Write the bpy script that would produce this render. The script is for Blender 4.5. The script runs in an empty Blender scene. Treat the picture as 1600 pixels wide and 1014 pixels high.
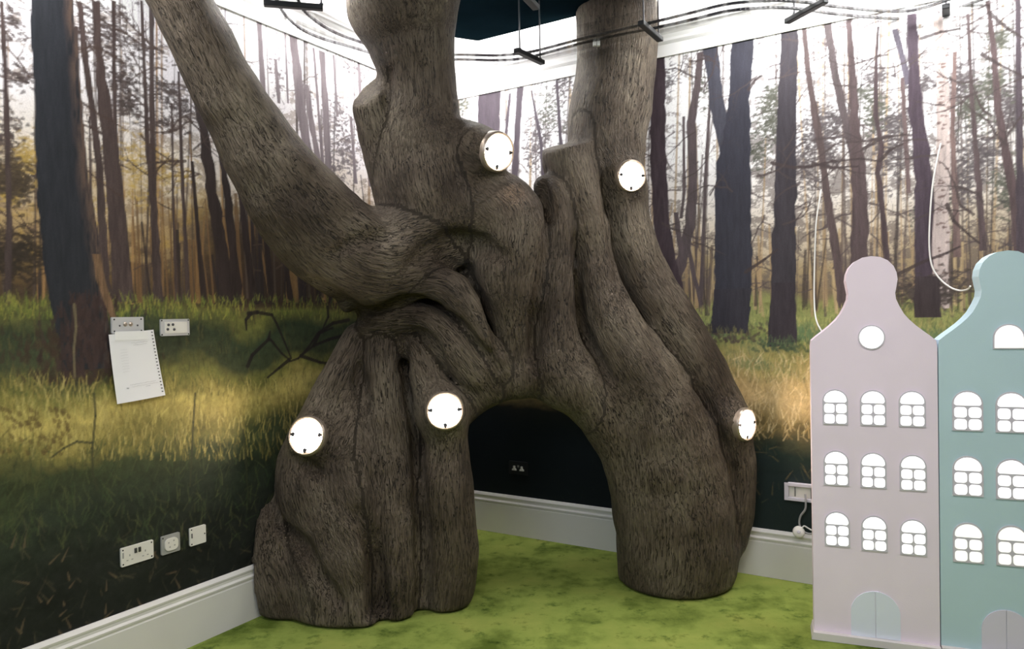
import bpy, bmesh, math, random
import numpy as np
from mathutils import Vector, Matrix

# ------------------------------------------------------------------ camera
F, PITCH, ROLL, CH = 1147.4, 0.01443, 0.0185, 1.52
cp, sp, cr, sr = math.cos(PITCH), math.sin(PITCH), math.cos(ROLL), math.sin(ROLL)
# rows: camera right / up / back expressed in world axes
Y2 = np.array([0, cp, -sp]); Z2 = np.array([0, sp, cp]); X1 = np.array([1., 0, 0])
RX = cr * X1 - sr * Z2; RY = sr * X1 + cr * Z2; RZ = -Y2
MW = np.stack([RX, RY, RZ], 1)                       # camera -> world
CAM = np.array([0, 0, CH])
scene = bpy.context.scene
cd = bpy.data.cameras.new('camera'); cam = bpy.data.objects.new('camera', cd)
scene.collection.objects.link(cam); scene.camera = cam
cam.matrix_world = Matrix([[*MW[0], 0], [*MW[1], 0], [*MW[2], CH], [0, 0, 0, 1]])
cd.sensor_fit = 'HORIZONTAL'; cd.sensor_width = 36; cd.lens = 36 * F / 1600; cd.clip_start = .05

# ------------------------------------------------------------------ world, light, exposure
w = bpy.data.worlds.new('world'); scene.world = w; w.use_nodes = True
w.node_tree.nodes['Background'].inputs[0].default_value = (.86, .90, 1, 1)
w.node_tree.nodes['Background'].inputs[1].default_value = .10
scene.view_settings.view_transform = 'Standard'; scene.view_settings.look = 'None'
scene.view_settings.gamma = 1; scene.view_settings.use_curve_mapping = False
scene.view_settings.exposure = 0.14

TH = .54770; CX, CY = -.395, 5.2726
C0 = np.array([CX, CY, 0.])
DL = np.array([-math.sin(TH), -math.cos(TH), 0.]); DR = np.array([math.cos(TH), -math.sin(TH), 0.])
ZB, ZT, ZC, ZR, ZCEIL = .2704, 3.051, 3.215, 3.33, 3.70   # baseboard, mural top, cornice top, black ceiling panel, ceiling


def ray(px, py):
    return MW @ np.array([(px - 800) / F, (507 - py) / F, -1.])


def at(px, py, d):
    return CAM + ray(px, py) * d


def atz(px, py, z):
    r = ray(px, py); return CAM + r * ((z - CH) / r[2])


def on_wall(side, px, py, off=0.):
    """(u, z) on a wall: u metres out from the room corner"""
    r = ray(px, py); n = DR if side == 'L' else DL; d = DL if side == 'L' else DR
    t = ((C0 - CAM) @ n + off) / (r @ n); P = CAM + r * t
    return (P - C0) @ d, P[2]


def wp(side, u, z, off=0.):
    d, n = (DL, DR) if side == 'L' else (DR, DL)
    return C0 + d * u + n * off + np.array([0, 0, z])


def area(name, loc, target, sx, sy, power, col=(1, 1, 1), spread=math.pi):
    l = bpy.data.lights.new(name, 'AREA'); l.shape = 'RECTANGLE'; l.size = sx; l.size_y = sy
    l.energy = power; l.color = col; l.spread = spread
    o = bpy.data.objects.new(name, l); scene.collection.objects.link(o)
    o.location = loc; o.rotation_euler = (Vector(target) - Vector(loc)).to_track_quat('-Z', 'Y').to_euler()
    return o


RC = atz(747, 64, ZR); RC2 = atz(706, 58, ZR)       # corner of the black ceiling panel
# cove tubes lying on top of the black panel, throwing light on ceiling and upper walls
for nm, base, d, n, L in (('cove_light', RC, DR, DL, 3.6), ('cove_light', RC2, DL, DR, 3.0)):
    c = base + d * (L / 2 + .1) + n * .12; c = np.array([c[0], c[1], ZR + .16])
    t = c - n * .30 + np.array([0, 0, .25])
    o = area(nm, c, t, .12, L, 95, (1, .97, .95))
    # long side along the wall
    z = Vector(c - t).normalized(); y = Vector(d).normalized(); x = y.cross(z).normalized(); y = z.cross(x)
    o.matrix_world = Matrix(((x[0], y[0], z[0], c[0]), (x[1], y[1], z[1], c[1]), (x[2], y[2], z[2], c[2]), (0, 0, 0, 1)))
for sd, u0_, u1_, of_, pw_ in (('L', .35, 1.85, .38, 21), ('L', 2.75, 3.7, .38, 18), ('R', .15, .80, .42, 6), ('R', 1.95, 4.3, .45, 42)):   # unseen strips added under the panel's rim to brighten walls and tree tops
    d_, n_ = (DL, DR) if sd == 'L' else (DR, DL); c = wp(sd, (u0_ + u1_) / 2, 3.27, of_); t = wp(sd, (u0_ + u1_) / 2, 2.05, 0)
    o = area('wall_fill_strip', c, t, .10, u1_ - u0_, pw_, (1, .98, .97))
    z = Vector(c - t).normalized(); y = Vector(d_); x = y.cross(z).normalized(); y = z.cross(x)
    o.matrix_world = Matrix(((x[0], y[0], z[0], c[0]), (x[1], y[1], z[1], c[1]), (x[2], y[2], z[2], c[2]), (0, 0, 0, 1)))
area('room_downlights', (.7, 1.4, 3.28), (.3, 2.4, 0), 2.6, 1.8, 88, (1, .94, .85))
area('cool_fill', (-1.5, -.7, 3.1), (1.2, 4, 1.2), 2.0, 1.4, 72, (.78, .87, 1))  # unseen bluish area lamp, added as fill from the viewer's left

# ------------------------------------------------------------------ helpers
COL = scene.collection


def link(name, me, mat=None, parent=None):
    o = bpy.data.objects.new(name, me); COL.objects.link(o)
    if mat:
        for m in (mat if isinstance(mat, (list, tuple)) else [mat]): me.materials.append(m)
    if parent: o.parent = parent
    return o


def pymesh(name, v, f, mat=None, parent=None, smooth=False):
    me = bpy.data.meshes.new(name); me.from_pydata([tuple(map(float, p)) for p in v], [], f); me.update()
    if smooth: me.polygons.foreach_set('use_smooth', [True] * len(me.polygons))
    return link(name, me, mat, parent)


def tag(o, label=None, cat=None, group=None, kind=None):
    if label: o['label'] = label
    if cat: o['category'] = cat
    if group: o['group'] = group
    if kind: o['kind'] = kind
    return o


def empty(name, M, label=None, cat=None, group=None):
    o = bpy.data.objects.new(name, None); COL.objects.link(o); o.empty_display_size = .05
    o.matrix_world = M; return tag(o, label, cat, group)


def frame(org, x, y, z):
    return Matrix(((x[0], y[0], z[0], org[0]), (x[1], y[1], z[1], org[1]), (x[2], y[2], z[2], org[2]), (0, 0, 0, 1)))


def wall_frame(side, u, z, off=0.):
    """x = to the right on the wall as seen, y = out of the wall, z = up"""
    n = DR if side == 'L' else DL
    x = -DL if side == 'L' else DR
    return frame(wp(side, u, z, off), x, n, (0, 0, 1))


class MB:
    def __init__(s): s.bm = bmesh.new()

    def box(s, x0, x1, y0, y1, z0, z1, bev=0, seg=2):
        b = bmesh.ops.create_cube(s.bm, size=1)['verts']
        for v in b: v.co = Vector(((x0 + x1) / 2 + v.co.x * (x1 - x0), (y0 + y1) / 2 + v.co.y * (y1 - y0), (z0 + z1) / 2 + v.co.z * (z1 - z0)))
        if bev:
            e = list({e for v in b for e in v.link_edges})
            bmesh.ops.bevel(s.bm, geom=e, offset=bev, segments=seg, affect='EDGES', profile=.5)
        return s

    def prism(s, pts, y0, y1, bev=0):
        """closed outline in x,z extruded from y0 (front) to y1"""
        a = [s.bm.verts.new((x, y0, z)) for x, z in pts]; b = [s.bm.verts.new((x, y1, z)) for x, z in pts]
        n = len(pts); fs = [s.bm.faces.new(a), s.bm.faces.new(b[::-1])]
        for i in range(n): fs.append(s.bm.faces.new((a[(i + 1) % n], a[i], b[i], b[(i + 1) % n])))
        if bev:
            bmesh.ops.bevel(s.bm, geom=list(fs[0].edges), offset=bev, segments=2, affect='EDGES')
        return s

    def tube(s, pts, r, n=8, cap=True):
        pts = [Vector(p) for p in pts]; prev = None; rings = []
        up = None
        for i, p in enumerate(pts):
            t = (pts[min(i + 1, len(pts) - 1)] - pts[max(i - 1, 0)]).normalized()
            if up is None: up = t.orthogonal().normalized()
            a = (up - t * up.dot(t)).normalized(); up = a; b = t.cross(a)
            rr = r[i] if isinstance(r, (list, tuple)) else r
            rings.append([s.bm.verts.new(p + (a * math.cos(k * 2 * math.pi / n) + b * math.sin(k * 2 * math.pi / n)) * rr) for k in range(n)])
        for i in range(len(rings) - 1):
            for k in range(n): s.bm.faces.new((rings[i][k], rings[i][(k + 1) % n], rings[i + 1][(k + 1) % n], rings[i + 1][k]))
        if cap: s.bm.faces.new(rings[0][::-1]); s.bm.faces.new(rings[-1])
        return s

    def lathe(s, prof, n=40, axis='y', cx=0, cz=0):
        """profile of (radius, height) turned about the y axis (height = +y)"""
        rings = []
        for r, h in prof:
            if r < 1e-6: rings.append([s.bm.verts.new((cx, h, cz))])
            else: rings.append([s.bm.verts.new((cx + r * math.cos(2 * math.pi * k / n), h, cz + r * math.sin(2 * math.pi * k / n))) for k in range(n)])
        for i in range(len(rings) - 1):
            A, B = rings[i], rings[i + 1]
            for k in range(n):
                q = (A[k % len(A)], A[(k + 1) % len(A)], B[(k + 1) % len(B)], B[k % len(B)])
                q = list(dict.fromkeys(q))
                if len(q) > 2:
                    try: s.bm.faces.new(q)
                    except ValueError: pass
        return s

    def build(s, name, mat, parent=None, smooth=False):
        bmesh.ops.recalc_face_normals(s.bm, faces=s.bm.faces[:])
        me = bpy.data.meshes.new(name); s.bm.to_mesh(me); s.bm.free()
        if smooth:
            me.polygons.foreach_set('use_smooth', [True] * len(me.polygons))
            try: me.set_sharp_from_angle(angle=math.radians(40))
            except Exception: pass
        return link(name, me, mat, parent)


def arc(cx, cz, r, a0, a1, n=10):
    return [(cx + r * math.cos(math.radians(a0 + (a1 - a0) * i / n)), cz + r * math.sin(math.radians(a0 + (a1 - a0) * i / n))) for i in range(n + 1)]


def rrect(x0, x1, z0, z1, r, n=5):
    p = []
    for cx, cz, a in ((x1 - r, z1 - r, 0), (x0 + r, z1 - r, 90), (x0 + r, z0 + r, 180), (x1 - r, z0 + r, 270)): p += arc(cx, cz, r, a, a + 90, n)
    return p


def catmull(P, n):
    P = np.asarray(P, float); out = []
    for i in range(len(P) - 1):
        p0, p1, p2, p3 = P[max(i - 1, 0)], P[i], P[i + 1], P[min(i + 2, len(P) - 1)]
        for k in range(n):
            t = k / n
            out.append(.5 * (2 * p1 + (p2 - p0) * t + (2 * p0 - 5 * p1 + 4 * p2 - p3) * t * t + (3 * p1 - p0 - 3 * p2 + p3) * t ** 3))
    out.append(P[-1]); return np.array(out)


# ------------------------------------------------------------------ materials
def lin(r, g, b):
    f = lambda c: c / 12.92 if c <= .04045 else ((c + .055) / 1.055) ** 2.4
    return tuple(f(c / 255) for c in (r, g, b))


def mat(name, col, rough=.6, metal=0, emis=None, es=0, trans=0, ior=1.45, bump=0, bscale=200, var=0):
    m = bpy.data.materials.new(name); m.use_nodes = True; nt = m.node_tree; b = nt.nodes['Principled BSDF']
    b.inputs['Base Color'].default_value = (*col, 1); b.inputs['Roughness'].default_value = rough
    b.inputs['Metallic'].default_value = metal; b.inputs['IOR'].default_value = ior
    b.inputs['Transmission Weight'].default_value = trans
    if emis: b.inputs['Emission Color'].default_value = (*emis, 1); b.inputs['Emission Strength'].default_value = es
    if 'black_ceiling' in name: b.inputs['Specular IOR Level'].default_value = 0
    if bump or var:
        tc = nt.nodes.new('ShaderNodeTexCoord'); n = nt.nodes.new('ShaderNodeTexNoise'); n.inputs['Scale'].default_value = bscale
        n.inputs['Detail'].default_value = 4; nt.links.new(tc.outputs['Object'], n.inputs['Vector'])
        if bump:
            bp = nt.nodes.new('ShaderNodeBump'); bp.inputs['Strength'].default_value = bump; bp.inputs['Distance'].default_value = .002
            nt.links.new(n.outputs['Fac'], bp.inputs['Height']); nt.links.new(bp.outputs['Normal'], b.inputs['Normal'])
        if var:
            n2 = nt.nodes.new('ShaderNodeTexNoise'); n2.inputs['Scale'].default_value = 3; n2.inputs['Detail'].default_value = 3
            nt.links.new(tc.outputs['Object'], n2.inputs['Vector'])
            r = nt.nodes.new('ShaderNodeValToRGB'); e = r.color_ramp.elements
            e[0].position = .3; e[1].position = .7
            e[0].color = (*[c * (1 - var) for c in col], 1); e[1].color = (*[min(1, c * (1 + var)) for c in col], 1)
            nt.links.new(n2.outputs['Fac'], r.inputs['Fac']); nt.links.new(r.outputs['Color'], b.inputs['Base Color'])
    return m


M = {
    'white_paint': mat('white_gloss_paint', (.72, .70, .68), .35, bump=.1, bscale=40, var=.03),
    'cove_white': mat('white_emulsion', (.85, .85, .84), .8, bump=.1, bscale=80, var=.02),
    'black_panel': mat('black_ceiling_panel', (.005, .012, .017), 1., bump=.3, bscale=150, var=.2),
    'plastic': mat('white_plastic', (.72, .70, .66), .35, var=.02),
    'plastic_grey': mat('grey_plate_plastic', (.33, .33, .32), .4, var=.04),
    'steel': mat('brushed_steel', (.62, .62, .63), .35, .4, var=.06),
    'chrome': mat('bezel_metal', (.40, .33, .27), .35, .6, var=.05),
    'black': mat('black_plastic', (.012, .014, .016), .45, var=.2),
    'rod': mat('dark_steel_rod', (.10, .10, .11), .4, .7, var=.1),
    'rail': mat('black_ribbed_rail', (.03, .03, .032), .5, var=.2),
    'dark_hole': mat('socket_hole_black', (.01, .01, .01), .8, var=.1),
    'paper': mat('white_paper', (.78, .78, .80), .9, bump=.1, bscale=60, var=.02),
    'pencil': mat('grey_pencil', (.50, .50, .52), .9, var=.1),
    'tape': mat('clear_tape', (.82, .82, .82), .25, var=.03),
    'pink': mat('pink_painted_board', lin(240, 226, 242), .75, bump=.25, bscale=260, var=.03),
    'teal': mat('teal_painted_board', lin(188, 214, 224), .75, bump=.25, bscale=260, var=.03),
    'door_blue': mat('pale_blue_paint', lin(228, 234, 250), .7, bump=.1, bscale=260, var=.02),
    'door_lilac': mat('pale_lilac_paint', lin(218, 212, 232), .7, bump=.1, bscale=260, var=.02),
    'win_frame': mat('window_frame_paint', lin(206, 202, 214), .6, var=.02),
    'base_cream': mat('cream_base_paint', lin(222, 216, 216), .6, var=.03),
    'glow': mat('lit_acrylic_pane', (.9, .9, .9), .4, emis=(1, .99, .97), es=1.25, bump=.05, bscale=90),
    'glow_dim': mat('lit_acrylic_pane_dim', (.85, .85, .8), .4, emis=(1, 1, .93), es=.72, bump=.05, bscale=90),
    'lens': mat('lamp_lens', (.9, .9, .9), .3, emis=(1, .80, .64), es=60, bump=.05, bscale=90),
    'cable': mat('white_cable', (.72, .72, .70), .45, var=.03),
    'grey_cable': mat('grey_cable', (.30, .30, .31), .5, var=.05),
}


def acrylic():
    m = bpy.data.materials.new('clear_acrylic'); m.use_nodes = True; nt = m.node_tree; nt.nodes.clear()
    o = nt.nodes.new('ShaderNodeOutputMaterial'); mx = nt.nodes.new('ShaderNodeMixShader'); t = nt.nodes.new('ShaderNodeBsdfTransparent')
    g = nt.nodes.new('ShaderNodeBsdfGlossy'); g.inputs['Roughness'].default_value = .08; lw = nt.nodes.new('ShaderNodeLayerWeight'); lw.inputs['Blend'].default_value = .3; fr = nt.nodes.new('ShaderNodeMapRange'); fr.inputs[1].default_value = .2; fr.inputs[2].default_value = 1; fr.inputs[3].default_value = .03; fr.inputs[4].default_value = .35; nt.links.new(lw.outputs['Facing'], fr.inputs[0])
    n = nt.nodes.new('ShaderNodeTexNoise'); n.inputs['Scale'].default_value = 6
    mr = nt.nodes.new('ShaderNodeMapRange'); mr.inputs[3].default_value = .93; mr.inputs[4].default_value = .98
    nt.links.new(n.outputs['Fac'], mr.inputs[0]); nt.links.new(mr.outputs[0], t.inputs['Color'])
    nt.links.new(fr.outputs[0], mx.inputs[0]); nt.links.new(t.outputs[0], mx.inputs[1]); nt.links.new(g.outputs[0], mx.inputs[2]); nt.links.new(mx.outputs[0], o.inputs[0])
    return m


M['acrylic'] = acrylic()


def carpet_mat():
    m = bpy.data.materials.new('lime_carpet'); m.use_nodes = True; nt = m.node_tree; b = nt.nodes['Principled BSDF']; L = nt.links
    tc = nt.nodes.new('ShaderNodeTexCoord')

    def noise(s, d=5, r=.6):
        n = nt.nodes.new('ShaderNodeTexNoise'); n.inputs['Scale'].default_value = s; n.inputs['Detail'].default_value = d
        n.inputs['Roughness'].default_value = r; L.new(tc.outputs['Object'], n.inputs['Vector']); return n
    a = noise(2.6, 6, .62); r = nt.nodes.new('ShaderNodeValToRGB'); e = r.color_ramp.elements
    e[0].position = .34; e[0].color = (.10, .145, .022, 1); e[1].position = .50; e[1].color = (.27, .345, .075, 1)
    k = e.new(.68); k.color = (.36, .40, .095, 1)
    L.new(a.outputs['Fac'], r.inputs['Fac'])
    s = noise(9, 6, .7); r2 = nt.nodes.new('ShaderNodeValToRGB'); e = r2.color_ramp.elements
    e[0].position = .33; e[0].color = (.42, .50, .40, 1); e[1].position = .45; e[1].color = (1, 1, 1, 1); L.new(s.outputs['Fac'], r2.inputs['Fac'])
    mx = nt.nodes.new('ShaderNodeMix'); mx.data_type = 'RGBA'; mx.blend_type = 'MULTIPLY'; mx.inputs[0].default_value = 1
    L.new(r.outputs['Color'], mx.inputs[6]); L.new(r2.outputs['Color'], mx.inputs[7])
    p = noise(420, 2); r3 = nt.nodes.new('ShaderNodeMapRange'); r3.inputs[3].default_value = .8; r3.inputs[4].default_value = 1.2; L.new(p.outputs['Fac'], r3.inputs[0])
    mx2 = nt.nodes.new('ShaderNodeMix'); mx2.data_type = 'RGBA'; mx2.blend_type = 'MULTIPLY'; mx2.inputs[0].default_value = 1
    L.new(mx.outputs[2], mx2.inputs[6]); L.new(r3.outputs[0], mx2.inputs[7]); L.new(mx2.outputs[2], b.inputs['Base Color'])
    b.inputs['Roughness'].default_value = .95; b.inputs['Specular IOR Level'].default_value = .1
    bp = nt.nodes.new('ShaderNodeBump'); bp.inputs['Strength'].default_value = .6; bp.inputs['Distance'].default_value = .006
    ad = nt.nodes.new('ShaderNodeMath'); L.new(p.outputs['Fac'], ad.inputs[0]); L.new(s.outputs['Fac'], ad.inputs[1])
    L.new(ad.outputs[0], bp.inputs['Height']); L.new(bp.outputs['Normal'], b.inputs['Normal'])
    return m


M['carpet'] = carpet_mat()


def mural_mat():
    m = bpy.data.materials.new('forest_print'); m.use_nodes = True; nt = m.node_tree; b = nt.nodes['Principled BSDF']; L = nt.links
    a = nt.nodes.new('ShaderNodeAttribute'); a.attribute_name = 'print'
    tc = nt.nodes.new('ShaderNodeTexCoord'); n = nt.nodes.new('ShaderNodeTexNoise'); n.inputs['Scale'].default_value = 160; n.inputs['Detail'].default_value = 3
    L.new(tc.outputs['Object'], n.inputs['Vector'])
    r = nt.nodes.new('ShaderNodeMapRange'); r.inputs[3].default_value = .78; r.inputs[4].default_value = 1.22; L.new(n.outputs['Fac'], r.inputs[0])
    mx = nt.nodes.new('ShaderNodeMix'); mx.data_type = 'RGBA'; mx.blend_type = 'MULTIPLY'; mx.inputs[0].default_value = 1
    L.new(a.outputs['Color'], mx.inputs[6]); L.new(r.outputs[0], mx.inputs[7]); L.new(mx.outputs[2], b.inputs['Base Color'])
    b.inputs['Roughness'].default_value = .62; b.inputs['Specular IOR Level'].default_value = .25
    return m


M['mural'] = mural_mat()


def bark_mat():
    m = bpy.data.materials.new('sculpted_bark'); m.use_nodes = True; nt = m.node_tree; b = nt.nodes['Principled BSDF']; L = nt.links
    a = nt.nodes.new('ShaderNodeAttribute'); a.attribute_name = 'bark'
    tc = nt.nodes.new('ShaderNodeTexCoord')

    def mapped(src, sx, sy, sz, s, d=5, r=.6, dist=0.):
        mp = nt.nodes.new('ShaderNodeMapping'); mp.inputs['Scale'].default_value = (sx, sy, sz); L.new(src, mp.inputs['Vector'])
        n = nt.nodes.new('ShaderNodeTexNoise'); n.inputs['Scale'].default_value = s; n.inputs['Detail'].default_value = d
        n.inputs['Roughness'].default_value = r; n.inputs['Distortion'].default_value = dist; L.new(mp.outputs[0], n.inputs['Vector']); return n
    V = a.outputs['Vector']; O = tc.outputs['Object']
    crack = mapped(V, .13, 1, 1, 62, 3, .55, .6)       # long thin fissures along each limb
    fine = mapped(V, .18, 1, 1, 120, 3, .55, .4)
    # fissure = narrow valleys of |noise-.5|
    sb = nt.nodes.new('ShaderNodeMath'); sb.operation = 'SUBTRACT'; L.new(crack.outputs['Fac'], sb.inputs[0]); sb.inputs[1].default_value = .47
    ab = nt.nodes.new('ShaderNodeMath'); ab.operation = 'ABSOLUTE'; L.new(sb.outputs[0], ab.inputs[0])
    fis = nt.nodes.new('ShaderNodeMapRange'); fis.interpolation_type = 'SMOOTHSTEP'; fis.inputs[1].default_value = 0; fis.inputs[2].default_value = .030; L.new(ab.outputs[0], fis.inputs[0])
    patch = mapped(O, 1, 1, 1, 5.5, 4, .6)             # where fissures are strong or worn away
    pm = nt.nodes.new('ShaderNodeMapRange'); pm.inputs[1].default_value = .36; pm.inputs[2].default_value = .6; pm.inputs[3].default_value = .25; L.new(patch.outputs['Fac'], pm.inputs[0])
    # 1 - (1-fis)*pm
    iv = nt.nodes.new('ShaderNodeMath'); iv.operation = 'SUBTRACT'; iv.inputs[0].default_value = 1; L.new(fis.outputs[0], iv.inputs[1])
    ml = nt.nodes.new('ShaderNodeMath'); ml.operation = 'MULTIPLY'; L.new(iv.outputs[0], ml.inputs[0]); L.new(pm.outputs[0], ml.inputs[1])
    # colour
    big = mapped(O, 1, 1, .7, 3.2, 4, .55)
    r = nt.nodes.new('ShaderNodeValToRGB'); e = r.color_ramp.elements
    e[0].position = .33; e[0].color = (.052, .036, .024, 1); e[1].position = .66; e[1].color = (.168, .136, .098, 1)
    k = e.new(.5); k.color = (.104, .079, .055, 1)
    L.new(big.outputs['Fac'], r.inputs['Fac'])
    fr = nt.nodes.new('ShaderNodeMapRange'); fr.inputs[1].default_value = .3; fr.inputs[2].default_value = .72; fr.inputs[3].default_value = .72; fr.inputs[4].default_value = 1.32; L.new(fine.outputs['Fac'], fr.inputs[0])
    mx = nt.nodes.new('ShaderNodeMix'); mx.data_type = 'RGBA'; mx.blend_type = 'MULTIPLY'; mx.inputs[0].default_value = 1
    L.new(r.outputs['Color'], mx.inputs[6]); L.new(fr.outputs[0], mx.inputs[7])
    mx2 = nt.nodes.new('ShaderNodeMix'); mx2.data_type = 'RGBA'; L.new(ml.outputs[0], mx2.inputs[0])
    L.new(mx.outputs[2], mx2.inputs[6]); mx2.inputs[7].default_value = (.010, .007, .005, 1)
    L.new(mx2.outputs[2], b.inputs['Base Color'])
    b.inputs['Roughness'].default_value = .62; b.inputs['Specular IOR Level'].default_value = .35
    # bump
    h = nt.nodes.new('ShaderNodeMath'); h.operation = 'MULTIPLY_ADD'; L.new(ml.outputs[0], h.inputs[0]); h.inputs[1].default_value = -1.; L.new(fine.outputs['Fac'], h.inputs[2])
    h2 = nt.nodes.new('ShaderNodeMath'); h2.operation = 'ADD'; L.new(h.outputs[0], h2.inputs[0]); L.new(crack.outputs['Fac'], h2.inputs[1])
    bp = nt.nodes.new('ShaderNodeBump'); bp.inputs['Strength'].default_value = 1.; bp.inputs['Distance'].default_value = .014
    L.new(h2.outputs[0], bp.inputs['Height']); L.new(bp.outputs['Normal'], b.inputs['Normal'])
    return m


M['bark'] = bark_mat()

# ------------------------------------------------------------------ room shell
UL, UR = 4.3, 4.7
fl = [C0 - DL * .1 - DR * .1, C0 + DR * (UR + .6) - DL * .1, C0 + DR * (UR + .6) + DL * 6.6, C0 + DL * 6.6 - DR * .1]
v = [(p[0], p[1], 0) for p in fl] + [(p[0], p[1], -.1) for p in fl]
BOXF = [(0, 3, 2, 1), (4, 5, 6, 7), (0, 1, 5, 4), (1, 2, 6, 5), (2, 3, 7, 6), (3, 0, 4, 7)]
tag(pymesh('floor', v, BOXF, M['carpet']), 'lime green mottled carpet floor', kind='structure')
v = [(p[0], p[1], ZCEIL + .1) for p in fl] + [(p[0], p[1], ZCEIL) for p in fl]
tag(pymesh('ceiling', v, BOXF, M['cove_white']), 'white ceiling above the dark panel', kind='structure')


def slab(name, side, u0, u1, z0, z1, o0, o1, m, kind='structure', parent=None):
    v = [wp(side, u, z, o) for o in (o0, o1) for u, z in ((u0, z0), (u1, z0), (u1, z1), (u0, z1))]
    f = [(0, 1, 2, 3), (7, 6, 5, 4), (0, 4, 5, 1), (1, 5, 6, 2), (2, 6, 7, 3), (3, 7, 4, 0)]
    o = pymesh(name, v, f, m, parent)
    bm = bmesh.new(); bm.from_mesh(o.data); bmesh.ops.recalc_face_normals(bm, faces=bm.faces[:]); bm.to_mesh(o.data); bm.free()
    if kind: o['kind'] = kind
    return o


wallL = slab('wall_left', 'L', -.1, UL, 0, ZCEIL, -.003, -.1, M['cove_white'])
wallR = slab('wall_right', 'R', 0.004, UR, 0, ZCEIL, -.003, -.1, M['cove_white'])


def moulding(name, side, prof, u1, m):
    """profile = list of (offset from wall, z); mitred at the room corner"""
    n = len(prof); v = [wp(side, o, z, o) for o, z in prof] + [wp(side, u1, z, o) for o, z in prof]
    f = [tuple(range(n))[::-1], tuple(range(n, 2 * n))] + [(i, (i + 1) % n, n + (i + 1) % n, n + i) for i in range(n)]
    o = pymesh(name, v, f, m); bm = bmesh.new(); bm.from_mesh(o.data); bmesh.ops.recalc_face_normals(bm, faces=bm.faces[:]); bm.to_mesh(o.data); bm.free()
    o['kind'] = 'structure'; return o


bprof = [(0, .001), (.020, .001), (.020, .196), (.017, .200), (.017, .206), (.021, .210), (.022, .219), (.018, .225), (.015, .229), (.014, .240), (.017, .246), (.018, .254), (.013, .262), (.008, ZB), (0, ZB)]
moulding('baseboard_left', 'L', bprof, UL, M['white_paint'])
moulding('baseboard_right', 'R', bprof, UR, M['white_paint'])
cprof = [(0, ZT), (.012, ZT), (.012, ZT + .07), (.018, ZT + .075), (.028, ZT + .085), (.030, ZT + .10), (.040, ZT + .12), (.060, ZT + .135), (.075, ZT + .140), (.078, ZT + .150), (.090, ZC - .005), (.090, ZC), (0, ZC)]
moulding('trim_1', 'L', cprof, UL, M['cove_white'])
moulding('trim_2', 'R', cprof, UR, M['cove_white'])
# black suspended ceiling panel
P1 = np.array([RC[0], RC[1], 0]); P0 = np.array([RC2[0], RC2[1], 0])
pr = [P0, P1, P1 + DR * 3.9, P1 + DR * 3.9 + DL * 6, P0 + DL * 6]
v = [(p[0], p[1], ZR) for p in pr] + [(p[0], p[1], ZR + .09) for p in pr]
f = [(0, 1, 2, 3, 4), (9, 8, 7, 6, 5)] + [(i, i + 5, (i + 1) % 5 + 5, (i + 1) % 5) for i in range(5)]
o = pymesh('ceiling_panel', v, f, M['black_panel']); o['kind'] = 'structure'

# ------------------------------------------------------------------ printed forest wallpaper (one dense mesh per wall, print colours per vertex)
RES = .005


def vnoise(H, W, ch, cw, rng, octv=1, gain=.5):
    """value noise in 0..1, cell size in samples"""
    out = np.zeros((H, W), np.float32); amp = 1.; tot = 0
    for o in range(octv):
        h = max(int(H / ch) + 3, 3); ww = max(int(W / cw) + 3, 3); g = rng.random((h, ww)).astype(np.float32)
        y = np.arange(H) / ch; x = np.arange(W) / cw; y0 = np.minimum(y.astype(int), h - 2); x0 = np.minimum(x.astype(int), ww - 2)
        fy = (y - y0)[:, None]; fx = (x - x0)[None, :]; fy = fy * fy * (3 - 2 * fy); fx = fx * fx * (3 - 2 * fx)
        a = g[y0][:, x0]; b = g[y0][:, x0 + 1]; c = g[y0 + 1][:, x0]; d = g[y0 + 1][:, x0 + 1]
        out += amp * ((a * (1 - fx) + b * fx) * (1 - fy) + (c * (1 - fx) + d * fx) * fy); tot += amp
        amp *= gain; ch = max(ch / 2, 1); cw = max(cw / 2, 1)
    return out / tot


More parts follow.
